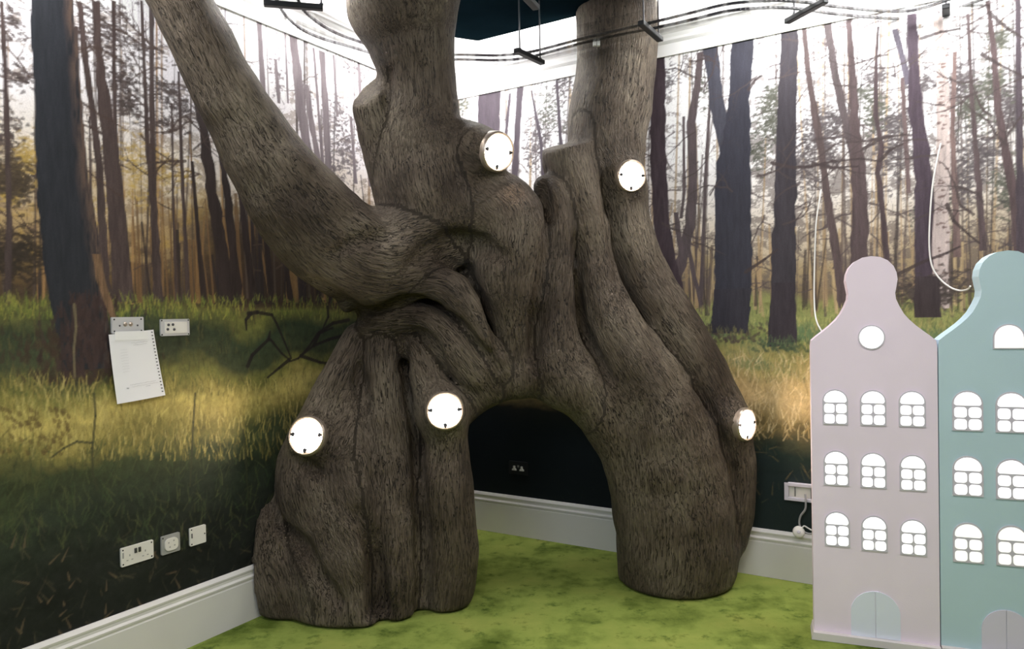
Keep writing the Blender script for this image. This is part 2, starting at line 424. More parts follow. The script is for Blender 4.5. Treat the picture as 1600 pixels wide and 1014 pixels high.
class Print:
    """raster of the wallpaper in wall space: columns u (from the room corner), rows z"""

    def __init__(s, side, U, z0, z1, seed):
        s.side = side; s.z0 = z0; s.W = int(U / RES) + 1; s.H = int((z1 - z0) / RES) + 1
        s.rng = np.random.default_rng(seed); s.I = np.zeros((s.H, s.W, 3), np.float32)
        s.z = z0 + np.arange(s.H) * RES; s.u = np.arange(s.W) * RES

    def w(s, px, py):
        u, z = on_wall(s.side, px, py); return (u / RES, (z - s.z0) / RES)

    def blend(s, ys, xs, m, col):
        I = s.I[ys, xs]; I += (np.asarray(col, np.float32) - I) * m[..., None]

    def seg(s, a, b, ra, rb, col, al=1., soft=.7):
        """tapered stroke, coordinates in samples"""
        r = max(ra, rb) + 2
        x0 = int(max(min(a[0], b[0]) - r, 0)); x1 = int(min(max(a[0], b[0]) + r + 1, s.W)); y0 = int(max(min(a[1], b[1]) - r, 0)); y1 = int(min(max(a[1], b[1]) + r + 1, s.H))
        if x1 <= x0 or y1 <= y0: return
        X = np.arange(x0, x1)[None, :]; Y = np.arange(y0, y1)[:, None]
        dx, dy = b[0] - a[0], b[1] - a[1]; L2 = dx * dx + dy * dy + 1e-6
        t = np.clip(((X - a[0]) * dx + (Y - a[1]) * dy) / L2, 0, 1)
        d = np.hypot(X - a[0] - t * dx, Y - a[1] - t * dy); R = ra + (rb - ra) * t
        m = np.clip((R - d) / soft + .5, 0, 1) * al * np.minimum(R * 1.6, 1)
        s.blend(slice(y0, y1), slice(x0, x1), m.astype(np.float32), col)

    def line(s, pts, r0, r1, col, al=1.):
        n = len(pts) - 1
        for i in range(n): s.seg(pts[i], pts[i + 1], r0 + (r1 - r0) * i / n, r0 + (r1 - r0) * (i + 1) / n, col, al)

    def branch(s, x, y, ang, L, r, col, depth, al=.9):
        p = [(x, y)]; a = ang; k = max(3, int(L / 7)); rng = s.rng; kids = []
        for i in range(k):
            a += rng.normal(0, .22); x += math.cos(a) * L / k; y += math.sin(a) * L / k; p.append((x, y))
            if depth and rng.random() < .5: kids.append((x, y, a + rng.choice([-1, 1]) * rng.uniform(.4, 1.1), L * rng.uniform(.35, .6), r * (1 - i / k) * .7))
        s.line(p, r, r * .3, col, al)
        for c in kids: s.branch(*c[:3], c[3], max(c[4], .35), col, depth - 1, al)

    def trunk(s, pts, col, hi=None, tex=.25, al=1.):
        """pts: (photo x, photo y, width px) down the trunk; edge wobble, vertical bark streaks, lighter edge on one side"""
        P = []
        for x, y, wd in pts:
            ul, zl = s.w(x - wd / 2, y); ur, zr = s.w(x + wd / 2, y); P.append((min(ul, ur), max(ul, ur), (zl + zr) / 2))
        P.sort(key=lambda p: p[2]); z = np.array([p[2] for p in P]); y0 = int(max(z[0], 0)); y1 = int(min(z[-1], s.H))
        if y1 <= y0: return
        ys = np.arange(y0, y1); A = np.interp(ys, z, [p[0] for p in P]); B = np.interp(ys, z, [p[1] for p in P])
        wob = np.interp(ys, np.arange(y0, y1 + 12, 9), s.rng.normal(0, .45, len(np.arange(y0, y1 + 12, 9)))); wd = (B - A)
        A = A + wob * np.minimum(wd * .12, 1.4); B = B + np.roll(wob, 31) * np.minimum(wd * .12, 1.4)
        x0 = int(max(A.min() - 2, 0)); x1 = int(min(B.max() + 3, s.W))
        if x1 <= x0: return
        X = np.arange(x0, x1)[None, :]
        m = np.clip(np.minimum(X - A[:, None], B[:, None] - X) + .5, 0, 1) * al
        n = vnoise(y1 - y0, x1 - x0, 22, 3, s.rng, 3, .7)
        t = (X - A[:, None]) / np.maximum(wd[:, None], 1)
        if s.side == 'L': t = 1 - t
        c = np.asarray(col, np.float32)[None, None, :] * (1 + tex * 2 * (n[..., None] - .5))
        if hi is not None:
            k = np.clip((t - .72) / .2, 0, 1) * np.clip((n - .25) * 3, 0, 1); c = c + (np.asarray(hi, np.float32) - c) * k[..., None]
        s.blend(slice(y0, y1), slice(x0, x1), m.astype(np.float32), c)

    def clump(s, px, py, sx, sy, n, col, al=.8, flat=2.2, size=2.2):
        """pine foliage: many small flat dabs round a spot"""
        cx, cy = s.w(px, py); a, _ = s.w(px + sx, py); _, b = s.w(px, py - sy); sx = abs(a - cx); sy = abs(b - cy)
        for i in range(n):
            x = cx + s.rng.normal(0, sx * .5); y = cy + s.rng.normal(0, sy * .5); l = size * s.rng.uniform(.4, 1.6) * flat; a = s.rng.normal(0, .45)
            cc = np.asarray(col) * s.rng.uniform(.7, 1.35)
            s.seg((x, y), (x + math.cos(a) * l, y + math.sin(a) * l), size * s.rng.uniform(.3, .9), .4, cc, al)

    def blades(s, pxr, pyr, n, cols, hpx=(8, 22), al=.5, lean=.25):
        for i in range(n):
            x, y = s.w(s.rng.uniform(*pxr), s.rng.uniform(*pyr)); h = s.rng.uniform(*hpx) * .6; a = math.pi / 2 + s.rng.normal(0, lean)
            c = np.asarray(cols[s.rng.integers(len(cols))]) * s.rng.uniform(.75, 1.3)
            m = (x + math.cos(a) * h * .6, y + math.sin(a) * h * .6); a += s.rng.normal(0, .35)
            s.line([(x, y), m, (m[0] + math.cos(a) * h * .4, m[1] + math.sin(a) * h * .4)], .8, .35, c, al * s.rng.uniform(.5, 1))

    def base(s, stops, wob):
        """vertical colour stops (z, rgb) with soft uneven boundaries"""
        zz = s.z[:, None] + wob; zs = [a[0] for a in stops]
        for c in range(3): s.I[..., c] = np.interp(zz, zs, [a[1][c] for a in stops])

    def mesh(s, name, parent):
        d, nrm = (DL, DR) if s.side == 'L' else (DR, DL)
        Uc = np.maximum(s.u, 0)[None, :].repeat(s.H, 0); Zc = s.z[:, None].repeat(s.W, 1)
        co = C0[None, None] + Uc[..., None] * d + Zc[..., None] * np.array([0, 0, 1.]) - nrm * 0.
        me = bpy.data.meshes.new(name); nv = s.H * s.W; me.vertices.add(nv); me.vertices.foreach_set('co', co.astype(np.float32).ravel())
        i = np.arange(nv, dtype=np.int32).reshape(s.H, s.W); a, b, c, e = i[:-1, :-1].ravel(), i[:-1, 1:].ravel(), i[1:, 1:].ravel(), i[1:, :-1].ravel()
        q = np.stack([a, b, c, e], 1) if s.side == 'R' else np.stack([b, a, e, c], 1)
        nf = len(q); me.loops.add(nf * 4); me.loops.foreach_set('vertex_index', q.ravel()); me.polygons.add(nf)
        me.polygons.foreach_set('loop_start', np.arange(0, nf * 4, 4, dtype=np.int32)); me.update()
        at_ = me.attributes.new('print', 'FLOAT_COLOR', 'POINT'); col = np.ones((nv, 4), np.float32); col[:, :3] = np.clip(s.I.reshape(-1, 3), .002, .85); at_.data.foreach_set('color', col.ravel())
        o = link(name, me, M['mural'], parent); o['kind'] = 'structure'; return o


def c8(*a): return np.array(lin(*a), np.float32)


K = 1.0
# ---- left wall print
p = Print('L', UL, .18, ZT + .01, 11); R_ = p.rng
H, W = p.H, p.W
wob = (vnoise(H, W, 40, 60, R_, 4) - .5) * .28
p.base([(.2, c8(24, 26, 25)), (.50, c8(34, 37, 33)), (.72, c8(42, 50, 38)), (.92, c8(60, 68, 42)), (1.04, c8(128, 120, 66)), (1.14, c8(176, 160, 92)), (1.24, c8(116, 114, 60)), (1.31, c8(62, 68, 46)),
        (1.46, c8(50, 60, 42)), (1.56, c8(104, 104, 54)), (1.60, c8(84, 72, 48)), (1.68, c8(96, 78, 52)), (1.95, c8(176, 150, 108)), (2.2, c8(218, 206, 190)), (2.5, c8(236, 232, 236)), (3.1, c8(246, 244, 250))], wob)
z = p.z[:, None]; u = p.u[None, :]
# patchy variation in the meadow
n1 = vnoise(H, W, 24, 70, R_, 4, .6); n2 = vnoise(H, W, 5, 5, R_, 3, .6); n3 = vnoise(H, W, 60, 90, R_, 3)
g = (z < 1.58)
p.I *= np.where(g, (1 + 1.0 * (n1 - .5) + .7 * (n2 - .5)), 1 + .25 * (n3 - .5))[..., None]
# dark blue-green drift lower right of the meadow
k = np.clip((n3 - .42) * 5, 0, 1) * np.clip((1.25 - z) / .2, 0, 1) * np.clip((z - .6) / .3, 0, 1) * np.clip((1.55 + .55 * n1 - u) / .5, 0, 1) * .85
p.I += (c8(40, 66, 48) - p.I) * k[..., None]
# far foliage haze : brown lacework against the sky
f1 = vnoise(H, W, 7, 11, R_, 4, .75); f2 = vnoise(H, W, 70, 90, R_, 3)
dens = np.clip((2.75 - z) / 1.1, .05, 1) * .16 + (f2 - .5) * .30
k = np.clip((f1 - (.60 - dens)) * 9, 0, 1) * np.clip((z - 1.56) * 8, 0, 1) * .60
p.I += (c8(122, 100, 76) - p.I) * k[..., None]
gk = np.clip((vnoise(H, W, 16, 22, R_, 4, .7) - .52) * 7, 0, 1) * np.clip((2.35 - z) / .4, 0, 1) * np.clip((z - 1.6) * 8, 0, 1) * np.clip((u - 1.4) / .5, .15, 1) * .6
p.I += (c8(176, 144, 70) - p.I) * gk[..., None]
# dark thicket behind the leaning limb
k = np.clip((2.02 - z + (f2 - .5) * .5) / .18, 0, 1) * np.clip((z - 1.56) * 20, 0, 1) * np.clip((2.25 - u) / .25, 0, 1)
p.I += (c8(52, 40, 34) * (.7 + .6 * n2[..., None]) - p.I) * (k * .9)[..., None]
k = np.clip((1.86 - z + (f1 - .5) * .3) / .1, 0, 1) * np.clip((z - 1.56) * 20, 0, 1) * .7
p.I += (c8(60, 46, 38) - p.I) * k[..., None]
TR = c8(78, 66, 60); TD = c8(44, 38, 40); TG = c8(150, 116, 76); TL = c8(128, 120, 124)
for i in range(90):                                    # far thin stems
    x = R_.uniform(-250, 700); wd = R_.uniform(1.5, 5); dx = R_.normal(0, 12); t0 = R_.uniform(-150, 330)
    p.trunk([(x - dx, t0, wd * .6), (x, R_.uniform(462, 474), wd)], [TG, TR, TR, TD][R_.integers(4)] * R_.uniform(.7, 1.25), tex=.2, al=.75)
for i in range(60):
    x = R_.uniform(150, 530); wd = R_.uniform(2, 7)
    p.trunk([(x - R_.normal(6, 6), R_.uniform(300, 400), wd * .7), (x, 472, wd)], [TG * .7, TD, c8(110, 84, 56), TD][R_.integers(4)], tex=.3, al=.85)
for i in range(120):                                   # twigs
    x, y = p.w(R_.uniform(-200, 600), R_.uniform(-60, 440)); p.branch(x, y, R_.choice([0, math.pi]) + R_.normal(0, .5), R_.uniform(14, 60), R_.uniform(.5, 1.2), c8(78, 62, 54), 2, .85)
for px, py, sx, sy, n in ((20, 40, 22, 30, 60), (15, 210, 28, 30, 80), (30, 270, 30, 40, 110), (150, 40, 30, 60, 130), (185, 60, 30, 70, 160), (195, 130, 30, 30, 130), (200, 165, 26, 18, 90), (262, 140, 34, 20, 110),
                          (282, 165, 34, 20, 110), (255, 190, 40, 16, 80), (225, 75, 30, 20, 50), (30, 120, 26, 16, 60), (530, 190, 22, 45, 170), (545, 240, 22, 40, 190), (525, 265, 20, 30, 120), (475, 150, 14, 30, 40), (560, 110, 20, 20, 60),
                          (435, 110, 14, 50, 50), (340, 160, 30, 30, 60), (600, 200, 40, 60, 120), (690, 150, 40, 30, 80), (-60, 120, 60, 90, 160), (170, 240, 20, 40, 60)):
    p.clump(px, py, sx, sy, n, c8(72, 62, 60) if px < 400 else c8(104, 95, 98), .75, 2.2, 1.8)
for px, py, sx, sy, n in ((215, 260, 30, 60, 130), (45, 250, 20, 40, 90), (270, 270, 40, 30, 90), (130, 330, 40, 40, 60), (20, 300, 30, 30, 60)):
    p.clump(px, py, sx, sy, n, c8(170, 142, 70), .45)
p.clump(20, 285, 40, 30, 260, c8(66, 56, 44), .7); p.clump(30, 400, 50, 40, 300, c8(50, 42, 34), .7)
for T in ([(2, 0, 6), (8, 100, 8), (12, 240, 9), (14, 340, 9), (12, 470, 12)], [(120, 40, 6), (122, 130, 5), (118, 220, 5)],
          [(124, 0, 9), (132, 80, 10), (143, 160, 11), (155, 260, 12), (162, 400, 14), (166, 470, 16)],
          [(150, 0, 12), (154, 80, 12), (162, 150, 20), (172, 230, 24), (182, 320, 28), (192, 470, 32)],
          [(178, 0, 7), (178, 100, 6), (180, 200, 8), (184, 300, 10)], [(221, 0, 5), (226, 120, 6), (231, 240, 7), (240, 330, 9), (245, 470, 11)],
          [(237, 0, 8), (237, 150, 8), (239, 300, 11), (248, 470, 14)], [(268, 160, 3), (271, 330, 4), (276, 470, 5)], [(279, 110, 4), (286, 300, 6), (294, 470, 7)],
          [(140, 180, 3), (142, 300, 5), (146, 470, 6)]):
    p.trunk(T, c8(70, 58, 56), tex=.4)
for T in ([(305, 140, 12), (318, 200, 16), (330, 290, 18), (345, 380, 20), (356, 474, 24)], [(340, 200, 9), (355, 300, 12), (372, 474, 16)], [(372, 270, 8), (385, 380, 10), (398, 474, 12)], [(410, 320, 7), (425, 474, 10)], [(300, 250, 5), (318, 474, 8)], [(440, 370, 6), (455, 474, 10)]):
    p.trunk(T, c8(50, 40, 38), tex=.4)
for T in ([(404, 20, 8), (408, 90, 8), (414, 180, 9)], [(430, 90, 5), (436, 160, 6)], [(456, 50, 12), (463, 100, 14), (470, 170, 15), (482, 240, 14)], [(478, 130, 8), (488, 200, 9), (500, 262, 9)], [(503, 78, 9), (508, 160, 10), (514, 270, 10)],
          [(490, 74, 4), (498, 180, 4), (506, 270, 5)], [(521, 84, 3), (527, 180, 4)], [(548, 180, 4), (556, 285, 5)], [(445, 44, 3), (450, 160, 3)], [(570, 220, 3), (578, 290, 4)], [(640, 120, 14), (640, 200, 14)], [(560, 95, 4), (566, 200, 5)]):
    p.trunk(T, c8(116, 106, 110), tex=.3)
for i in range(26):
    x, y = p.w(R_.uniform(120, 320), R_.uniform(20, 330)); p.branch(x, y, R_.choice([.3, math.pi - .3]) + R_.normal(0, .4), R_.uniform(25, 70), R_.uniform(.8, 1.6), c8(70, 56, 50), 2, .85)
# meadow blades
p.blades((-300, 700), (468, 500), 1500, [c8(120, 128, 56), c8(86, 98, 48), c8(150, 146, 70)], (6, 16), .5)
p.blades((-300, 700), (490, 620), 1800, [c8(50, 62, 40), c8(70, 76, 44), c8(42, 52, 38), c8(92, 84, 50)], (8, 24), .4)
for i in range(420):
    x, y = p.w(R_.normal(125, 42), R_.uniform(520, 600)); p.seg((x, y), (x + R_.normal(0, 2), y + R_.uniform(3, 9)), 1.8, .6, c8(62, 48, 38) * R_.uniform(.7, 1.3), .5)
p.blades((-300, 620), (600, 720), 2600, [c8(180, 164, 92), c8(150, 134, 72), c8(110, 104, 56), c8(196, 180, 112)], (8, 26), .45)
p.blades((-300, 560), (690, 860), 1600, [c8(62, 76, 46), c8(84, 88, 54), c8(40, 52, 38)], (10, 30), .4, .5)
p.blades((-300, 500), (820, 1100), 420, [c8(74, 72, 54), c8(52, 58, 44), c8(96, 88, 66)], (10, 26), .35, .9)
# big foreground trunk on the left with its root mound
p.trunk([(80, -120, 66), (82, 0, 68), (84, 60, 72), (92, 160, 74), (96, 250, 80), (103, 330, 90), (115, 420, 92), (124, 480, 88), (132, 530, 80), (138, 575, 84)], c8(38, 40, 46), c8(86, 70, 62), .35)
for i in range(260):
    x, y = p.w(R_.normal(140, 26), R_.uniform(470, 590)); p.seg((x, y), (x + R_.normal(0, 2), y + R_.uniform(4, 12)), 1.6, .6, c8(58, 44, 42) * R_.uniform(.7, 1.3), .7)
p.trunk([(150, 395, 12), (158, 440, 14), (172, 480, 12), (180, 505, 8)], c8(112, 88, 66), tex=.8)
p.line([p.w(116, 476), p.w(119, 510), p.w(115, 550), p.w(117, 590)], 1.2, .8, c8(110, 100, 76), .8)
# dead branches lying in the grass by the sculpture
for b_ in ([(545, 500), (520, 505), (498, 520), (480, 545), (466, 560), (452, 565)], [(545, 522), (515, 530), (490, 540), (470, 556)], [(392, 490), (384, 500), (385, 515)], [(388, 490), (402, 488), (425, 492), (432, 505), (445, 535), (455, 560)],
           [(387, 572), (394, 555), (420, 530), (424, 532), (440, 552), (452, 562)], [(512, 480), (513, 495), (505, 512)], [(452, 562), (436, 575), (418, 590)], [(470, 556), (500, 566), (530, 570)], [(420, 530), (422, 518)], [(490, 540), (500, 520), (520, 512)]):
    p.line([p.w(*q) for q in b_], 2.2, 1.0, c8(36, 30, 30), .9)
for b_ in ([(147, 615), (149, 650), (144, 700), (145, 740), (152, 765)], [(144, 692), (120, 690), (100, 700), (80, 715)], [(305, 615), (302, 660), (300, 700), (297, 760)], [(380, 672), (384, 720), (388, 780)]):
    p.line([p.w(*q) for q in b_], 1.1, .8, c8(58, 60, 42), .8)
for i in range(60):
    x, y = p.w(R_.uniform(0, 110), R_.uniform(640, 710)); p.seg((x, y), (x + 1, y + 2), 1.6, 1, c8(96, 80, 46), .6)
for i in range(34):
    x, y = p.w(R_.uniform(0, 380), R_.uniform(850, 1000)); a = R_.uniform(0, 3.1); l = R_.uniform(3, 12); p.seg((x, y), (x + l * math.cos(a), y + l * math.sin(a)), .9, .4, c8(118, 100, 78), .5)
p.I *= K
p.mesh('mural_print', wallL)

# ---- right wall print
p = Print('R', UR, .18, ZT + .01, 23); R_ = p.rng
H, W = p.H, p.W
wob = (vnoise(H, W, 40, 60, R_, 4) - .5) * .24
p.base([(.2, c8(8, 14, 20)), (.50, c8(18, 30, 34)), (.72, c8(34, 48, 40)), (.88, c8(110, 96, 60)), (1.00, c8(196, 170, 122)), (1.14, c8(190, 164, 112)), (1.26, c8(164, 152, 94)), (1.36, c8(124, 132, 78)),
        (1.46, c8(146, 152, 94)), (1.55, c8(138, 140, 88)), (1.60, c8(126, 110, 84)), (1.75, c8(168, 150, 116)), (1.95, c8(208, 196, 178)), (2.15, c8(226, 220, 214)), (2.45, c8(238, 236, 238)), (3.1, c8(246, 246, 250))], wob)
z = p.z[:, None]; u = p.u[None, :]
n1 = vnoise(H, W, 24, 70, R_, 4, .6); n2 = vnoise(H, W, 5, 5, R_, 3, .6); n3 = vnoise(H, W, 60, 90, R_, 3)
p.I *= np.where(z < 1.56, (1 + .7 * (n1 - .5) + .6 * (n2 - .5)), 1 + .2 * (n3 - .5))[..., None]
k = np.clip((n1 - .5) * 6, 0, 1) * np.clip((1.5 - z) / .1, 0, 1) * np.clip((z - 1.12) / .1, 0, 1) * .7
p.I += (c8(78, 112, 84) - p.I) * k[..., None]
# darken the colours towards the floor and towards the corner
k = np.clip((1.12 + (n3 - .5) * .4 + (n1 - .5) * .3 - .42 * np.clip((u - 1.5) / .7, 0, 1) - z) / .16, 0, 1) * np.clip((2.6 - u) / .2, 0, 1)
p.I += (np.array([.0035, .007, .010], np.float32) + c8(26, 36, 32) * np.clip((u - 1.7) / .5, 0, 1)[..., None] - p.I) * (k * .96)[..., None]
f1 = vnoise(H, W, 7, 11, R_, 4, .75); f2 = vnoise(H, W, 70, 90, R_, 3)
dens = np.clip((2.9 - z) / 1.2, .05, 1) * .17 + (f2 - .5) * .30 + np.clip((u - 2.4) / 1.2, 0, 1) * .10
k = np.clip((f1 - (.60 - dens)) * 9, 0, 1) * np.clip((z - 1.56) * 8, 0, 1) * .62
p.I += (c8(104, 94, 90) - p.I) * (k * 1.2)[..., None]
TR = c8(92, 80, 76); TD = c8(62, 54, 54); TG = c8(168, 144, 110)
for i in range(150):
    x = R_.uniform(720, 1800); wd = R_.uniform(1.5, 5.5); dx = R_.normal(0, 12); t0 = R_.uniform(-150, 380)
    p.trunk([(x - dx, t0, wd * .6), (x, R_.uniform(478, 494), wd)], [TG, TR, TR, TD, TG][R_.integers(5)] * R_.uniform(.8, 1.2), tex=.2, al=.75)
for i in range(110):
    x = R_.uniform(1050, 1700); wd = R_.uniform(2, 7)
    p.trunk([(x - R_.normal(0, 6), R_.uniform(330, 420), wd * .7), (x, R_.uniform(476, 494), wd)], [TG, TD, c8(180, 158, 120), TR][R_.integers(4)], tex=.3, al=.8)
for i in range(420):
    x, y = p.w(R_.uniform(740, 1750), R_.uniform(-60, 460)); p.branch(x, y, R_.choice([0, math.pi]) + R_.normal(0, .6), R_.uniform(14, 60), R_.uniform(.5, 1.2), c8(84, 74, 74), 2, .85)
for px, py, sx, sy, n in ((722, 165, 16, 22, 90), (840, 205, 20, 34, 120), (860, 170, 26, 40, 150), (880, 130, 20, 30, 90), (835, 240, 20, 30, 110), (1040, 130, 18, 30, 60), (1200, 190, 22, 40, 170), (1205, 150, 16, 20, 60), (1275, 200, 24, 40, 140), (1305, 190, 26, 20, 90),
                          (1255, 250, 24, 50, 140), (1290, 230, 24, 50, 140), (1350, 150, 24, 20, 60), (1370, 120, 24, 16, 60), (1365, 180, 24, 30, 110), (1400, 190, 26, 30, 110), (1395, 240, 30, 40, 170), (1440, 130, 30, 20, 70), (1500, 130, 30, 34, 140), (1520, 170, 30, 40, 190),
                          (1550, 130, 24, 30, 110), (1530, 240, 36, 40, 200), (1500, 290, 30, 40, 150), (1575, 170, 20, 40, 130), (1575, 290, 26, 40, 160), (1650, 180, 60, 90, 260), (1560, 60, 24, 16, 60), (1180, 240, 14, 30, 70), (1100, 140, 20, 40, 60), (1450, 330, 30, 40, 100), (1640, 350, 60, 60, 200)):
    p.clump(px, py, sx, sy, int(n * 1.5), c8(88, 82, 84) if R_.random() < .6 else c8(84, 86, 76), .75, 2.2, 1.7)
for T in ([(765, 130, 36), (763, 200, 34), (758, 300, 34)], [(797, 145, 4), (790, 215, 5), (780, 300, 6)], [(813, 135, 10), (808, 200, 9), (803, 300, 10)], [(830, 140, 3), (845, 220, 5), (850, 300, 5)], [(870, 125, 4), (880, 280, 6)]):
    p.trunk(T, c8(74, 66, 74), tex=.3)
for T in ([(1095, 80, 9), (1090, 130, 11), (1080, 190, 14), (1083, 290, 15), (1078, 350, 16), (1066, 400, 18), (1052, 450, 20), (1046, 480, 22)], [(1056, 330, 7), (1060, 365, 9), (1066, 400, 10)], [(1110, 150, 4), (1104, 240, 5), (1100, 340, 5), (1094, 490, 6)],
          [(1068, 180, 4), (1069, 300, 5), (1064, 340, 5)], [(1075, 380, 5), (1084, 430, 7), (1096, 475, 8)]):
    p.trunk(T, c8(86, 76, 78), tex=.3)
p.trunk([(1033, 80, 14), (1028, 170, 24), (1028, 260, 24), (1033, 350, 26), (1042, 400, 26), (1058, 470, 30)], c8(64, 54, 60), tex=.4)
p.trunk([(1108, 66, 24), (1115, 110, 22), (1120, 160, 22), (1132, 215, 24), (1140, 260, 20)], c8(66, 66, 76), tex=.25)
p.trunk([(1160, 20, 36), (1160, 70, 36), (1156, 150, 34), (1152, 210, 40), (1146, 250, 54), (1145, 320, 57), (1146, 400, 58), (1145, 460, 58), (1141, 500, 58), (1138, 520, 62)], c8(52, 52, 62), None, .25)
p.trunk([(1233, 20, 27), (1233, 80, 28), (1229, 180, 30), (1227, 300, 34), (1224, 400, 38), (1223, 470, 40), (1222, 540, 46)], c8(58, 54, 60), None, .3)
for T, cc in (([(1256, 40, 7), (1262, 110, 9), (1272, 170, 11), (1282, 230, 11), (1292, 300, 12), (1304, 380, 13), (1318, 480, 16)], c8(104, 88, 84)), ([(1292, 30, 12), (1304, 110, 12), (1318, 175, 13), (1332, 230, 15), (1340, 270, 14)], c8(104, 92, 90)),
              ([(1325, 20, 9), (1331, 100, 11), (1336, 200, 16), (1340, 250, 22), (1344, 330, 26), (1342, 420, 30), (1345, 490, 32)], c8(100, 84, 82)), ([(1372, 40, 4), (1369, 100, 5), (1368, 150, 7), (1368, 180, 8), (1378, 230, 9), (1372, 270, 9), (1378, 320, 9), (1385, 400, 11), (1390, 480, 12)], c8(92, 76, 76)),
              ([(1398, 44, 10), (1410, 90, 10), (1420, 130, 12)], c8(112, 104, 112)), ([(1424, 20, 16), (1428, 100, 18), (1431, 170, 22), (1438, 220, 24), (1444, 300, 30), (1448, 400, 36), (1450, 490, 42)], c8(88, 74, 82)),
              ([(1410, 120, 6), (1414, 200, 7), (1420, 300, 8)], c8(124, 104, 100)), ([(1492, 80, 7), (1488, 200, 8), (1492, 300, 10), (1496, 400, 12)], c8(140, 116, 108)), ([(1512, 20, 5), (1518, 150, 7), (1530, 300, 10), (1536, 390, 12)], c8(104, 88, 86)),
              ([(1543, 0, 7), (1552, 70, 9), (1560, 170, 12), (1572, 240, 14), (1586, 320, 16), (1594, 420, 20)], c8(104, 86, 84)), ([(1590, -40, 8), (1592, 100, 10), (1594, 250, 12), (1596, 400, 16)], c8(92, 80, 84)), ([(1660, -60, 30), (1670, 300, 40), (1672, 500, 50)], c8(84, 74, 80))):
    p.trunk(T, cc * np.array([.66, .68, .74], np.float32), tex=.35)
p.trunk([(1464, 20, 14), (1470, 80, 17), (1474, 150, 20), (1474, 220, 21), (1472, 300, 24), (1470, 400, 26), (1470, 480, 26)], c8(188, 174, 170), None, .35)
for i in range(46):
    x, y = p.w(R_.uniform(1464, 1482), R_.uniform(60, 440)); p.seg((x, y), (x + R_.uniform(1, 4), y), 1.2, .5, c8(104, 84, 80), .8)
for b_ in ([(1206, 255), (1240, 262), (1268, 260), (1300, 252), (1345, 248), (1375, 252)], [(1270, 255), (1300, 262), (1340, 260)], [(1165, 425), (1195, 405), (1215, 390)], [(1400, 430), (1440, 410), (1480, 395), (1500, 385)], [(1350, 232), (1380, 215), (1415, 210)], [(1546, 20), (1575, 45), (1600, 60)], [(1440, 60), (1470, 50), (1500, 45)], [(1535, 85), (1560, 100), (1600, 120)],
           [(1376, 250), (1390, 235), (1410, 225)], [(1170, 140), (1180, 125), (1190, 118)], [(1480, 320), (1490, 345), (1512, 365), (1530, 380)]):
    p.line([p.w(*q) for q in b_], 2.0, .9, c8(64, 54, 54), .9)
for i in range(40):
    x, y = p.w(R_.uniform(1030, 1600), R_.uniform(60, 380)); p.branch(x, y, R_.choice([.3, math.pi - .3]) + R_.normal(0, .5), R_.uniform(25, 80), R_.uniform(.8, 1.5), c8(72, 62, 62), 2, .85)
# meadow
p.clump(1450, 455, 60, 26, 420, c8(74, 66, 62), .7); p.clump(1420, 480, 40, 8, 80, c8(92, 98, 70), .6)
p.blades((700, 1800), (484, 520), 1700, [c8(150, 154, 92), c8(110, 124, 74), c8(176, 170, 110)], (6, 16), .5)
p.blades((1050, 1800), (505, 600), 1700, [c8(96, 112, 70), c8(150, 146, 90), c8(186, 168, 112), c8(78, 94, 70)], (8, 22), .45)
p.blades((1130, 1800), (560, 690), 2400, [c8(214, 190, 142), c8(184, 158, 104), c8(150, 126, 80), c8(230, 208, 160)], (10, 30), .5, .45)
p.blades((1150, 1800), (690, 800), 260, [c8(120, 104, 70), c8(74, 76, 54), c8(50, 56, 46)], (10, 30), .45, .6)
p.blades((880, 1500), (640, 860), 90, [c8(40, 48, 44), c8(30, 40, 40)], (8, 20), .4, .8)
for i in range(130):
    x, y = p.w(R_.normal(1140, 34), R_.uniform(505, 535)); p.seg((x, y), (x + R_.normal(0, 3), y + R_.uniform(1, 4)), 1.8, .6, c8(76, 64, 62) * R_.uniform(.7, 1.3), .6)
for i in range(80):
    x, y = p.w(R_.normal(1222, 26), R_.uniform(528, 550)); p.seg((x, y), (x + R_.normal(0, 3), y + R_.uniform(1, 4)), 1.8, .6, c8(66, 82, 62) * R_.uniform(.7, 1.3), .6)
p.trunk([(1145, 450, 58), (1141, 500, 58), (1138, 518, 62)], c8(52, 50, 58), None, .3)
p.trunk([(1224, 440, 39), (1223, 490, 40), (1222, 534, 46)], c8(56, 50, 56), None, .3)
for T in ([(1046, 460, 20), (1044, 486, 24)], [(1344, 440, 30), (1345, 494, 34)], [(1449, 430, 38), (1450, 494, 44)], [(1058, 460, 28), (1060, 486, 34)]):
    p.trunk(T, c8(62, 54, 56), tex=.3)
p.blades((1105, 1180), (514, 526), 50, [c8(96, 96, 66), c8(130, 122, 84)], (6, 14), .6)
p.blades((1195, 1252), (530, 542), 40, [c8(96, 110, 76), c8(72, 92, 66)], (6, 14), .6)
p.I *= K
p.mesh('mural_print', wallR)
del p

# ------------------------------------------------------------------ the sculpted tree: smooth union of tapering limbs, meshed on a grid
VX = .017
GO = np.array([-1.75, 2.85, -.05]); GN = np.array([int(3.45 / VX), int(2.45 / VX), int(3.46 / VX)])
G = np.full(GN, 1., np.float32)
SEGS = []                                             # for the bark grain: (a, b, ra, rb, s0, frame a, frame b)


def axes(lo, hi):
    i0 = np.maximum(((lo - GO) / VX).astype(int), 0); i1 = np.minimum(((hi - GO) / VX).astype(int) + 2, GN)
    return i0, i1


def capsule(x, y, z, a, b, ra, rb):
    d = b - a; L2 = float(d @ d) + 1e-9
    px, py, pz = x - a[0], y - a[1], z - a[2]
    t = np.clip((px * d[0] + py * d[1] + pz * d[2]) / L2, 0, 1)
    return np.sqrt((px - t * d[0]) ** 2 + (py - t * d[1]) ** 2 + (pz - t * d[2]) ** 2) - (ra + (rb - ra) * t)


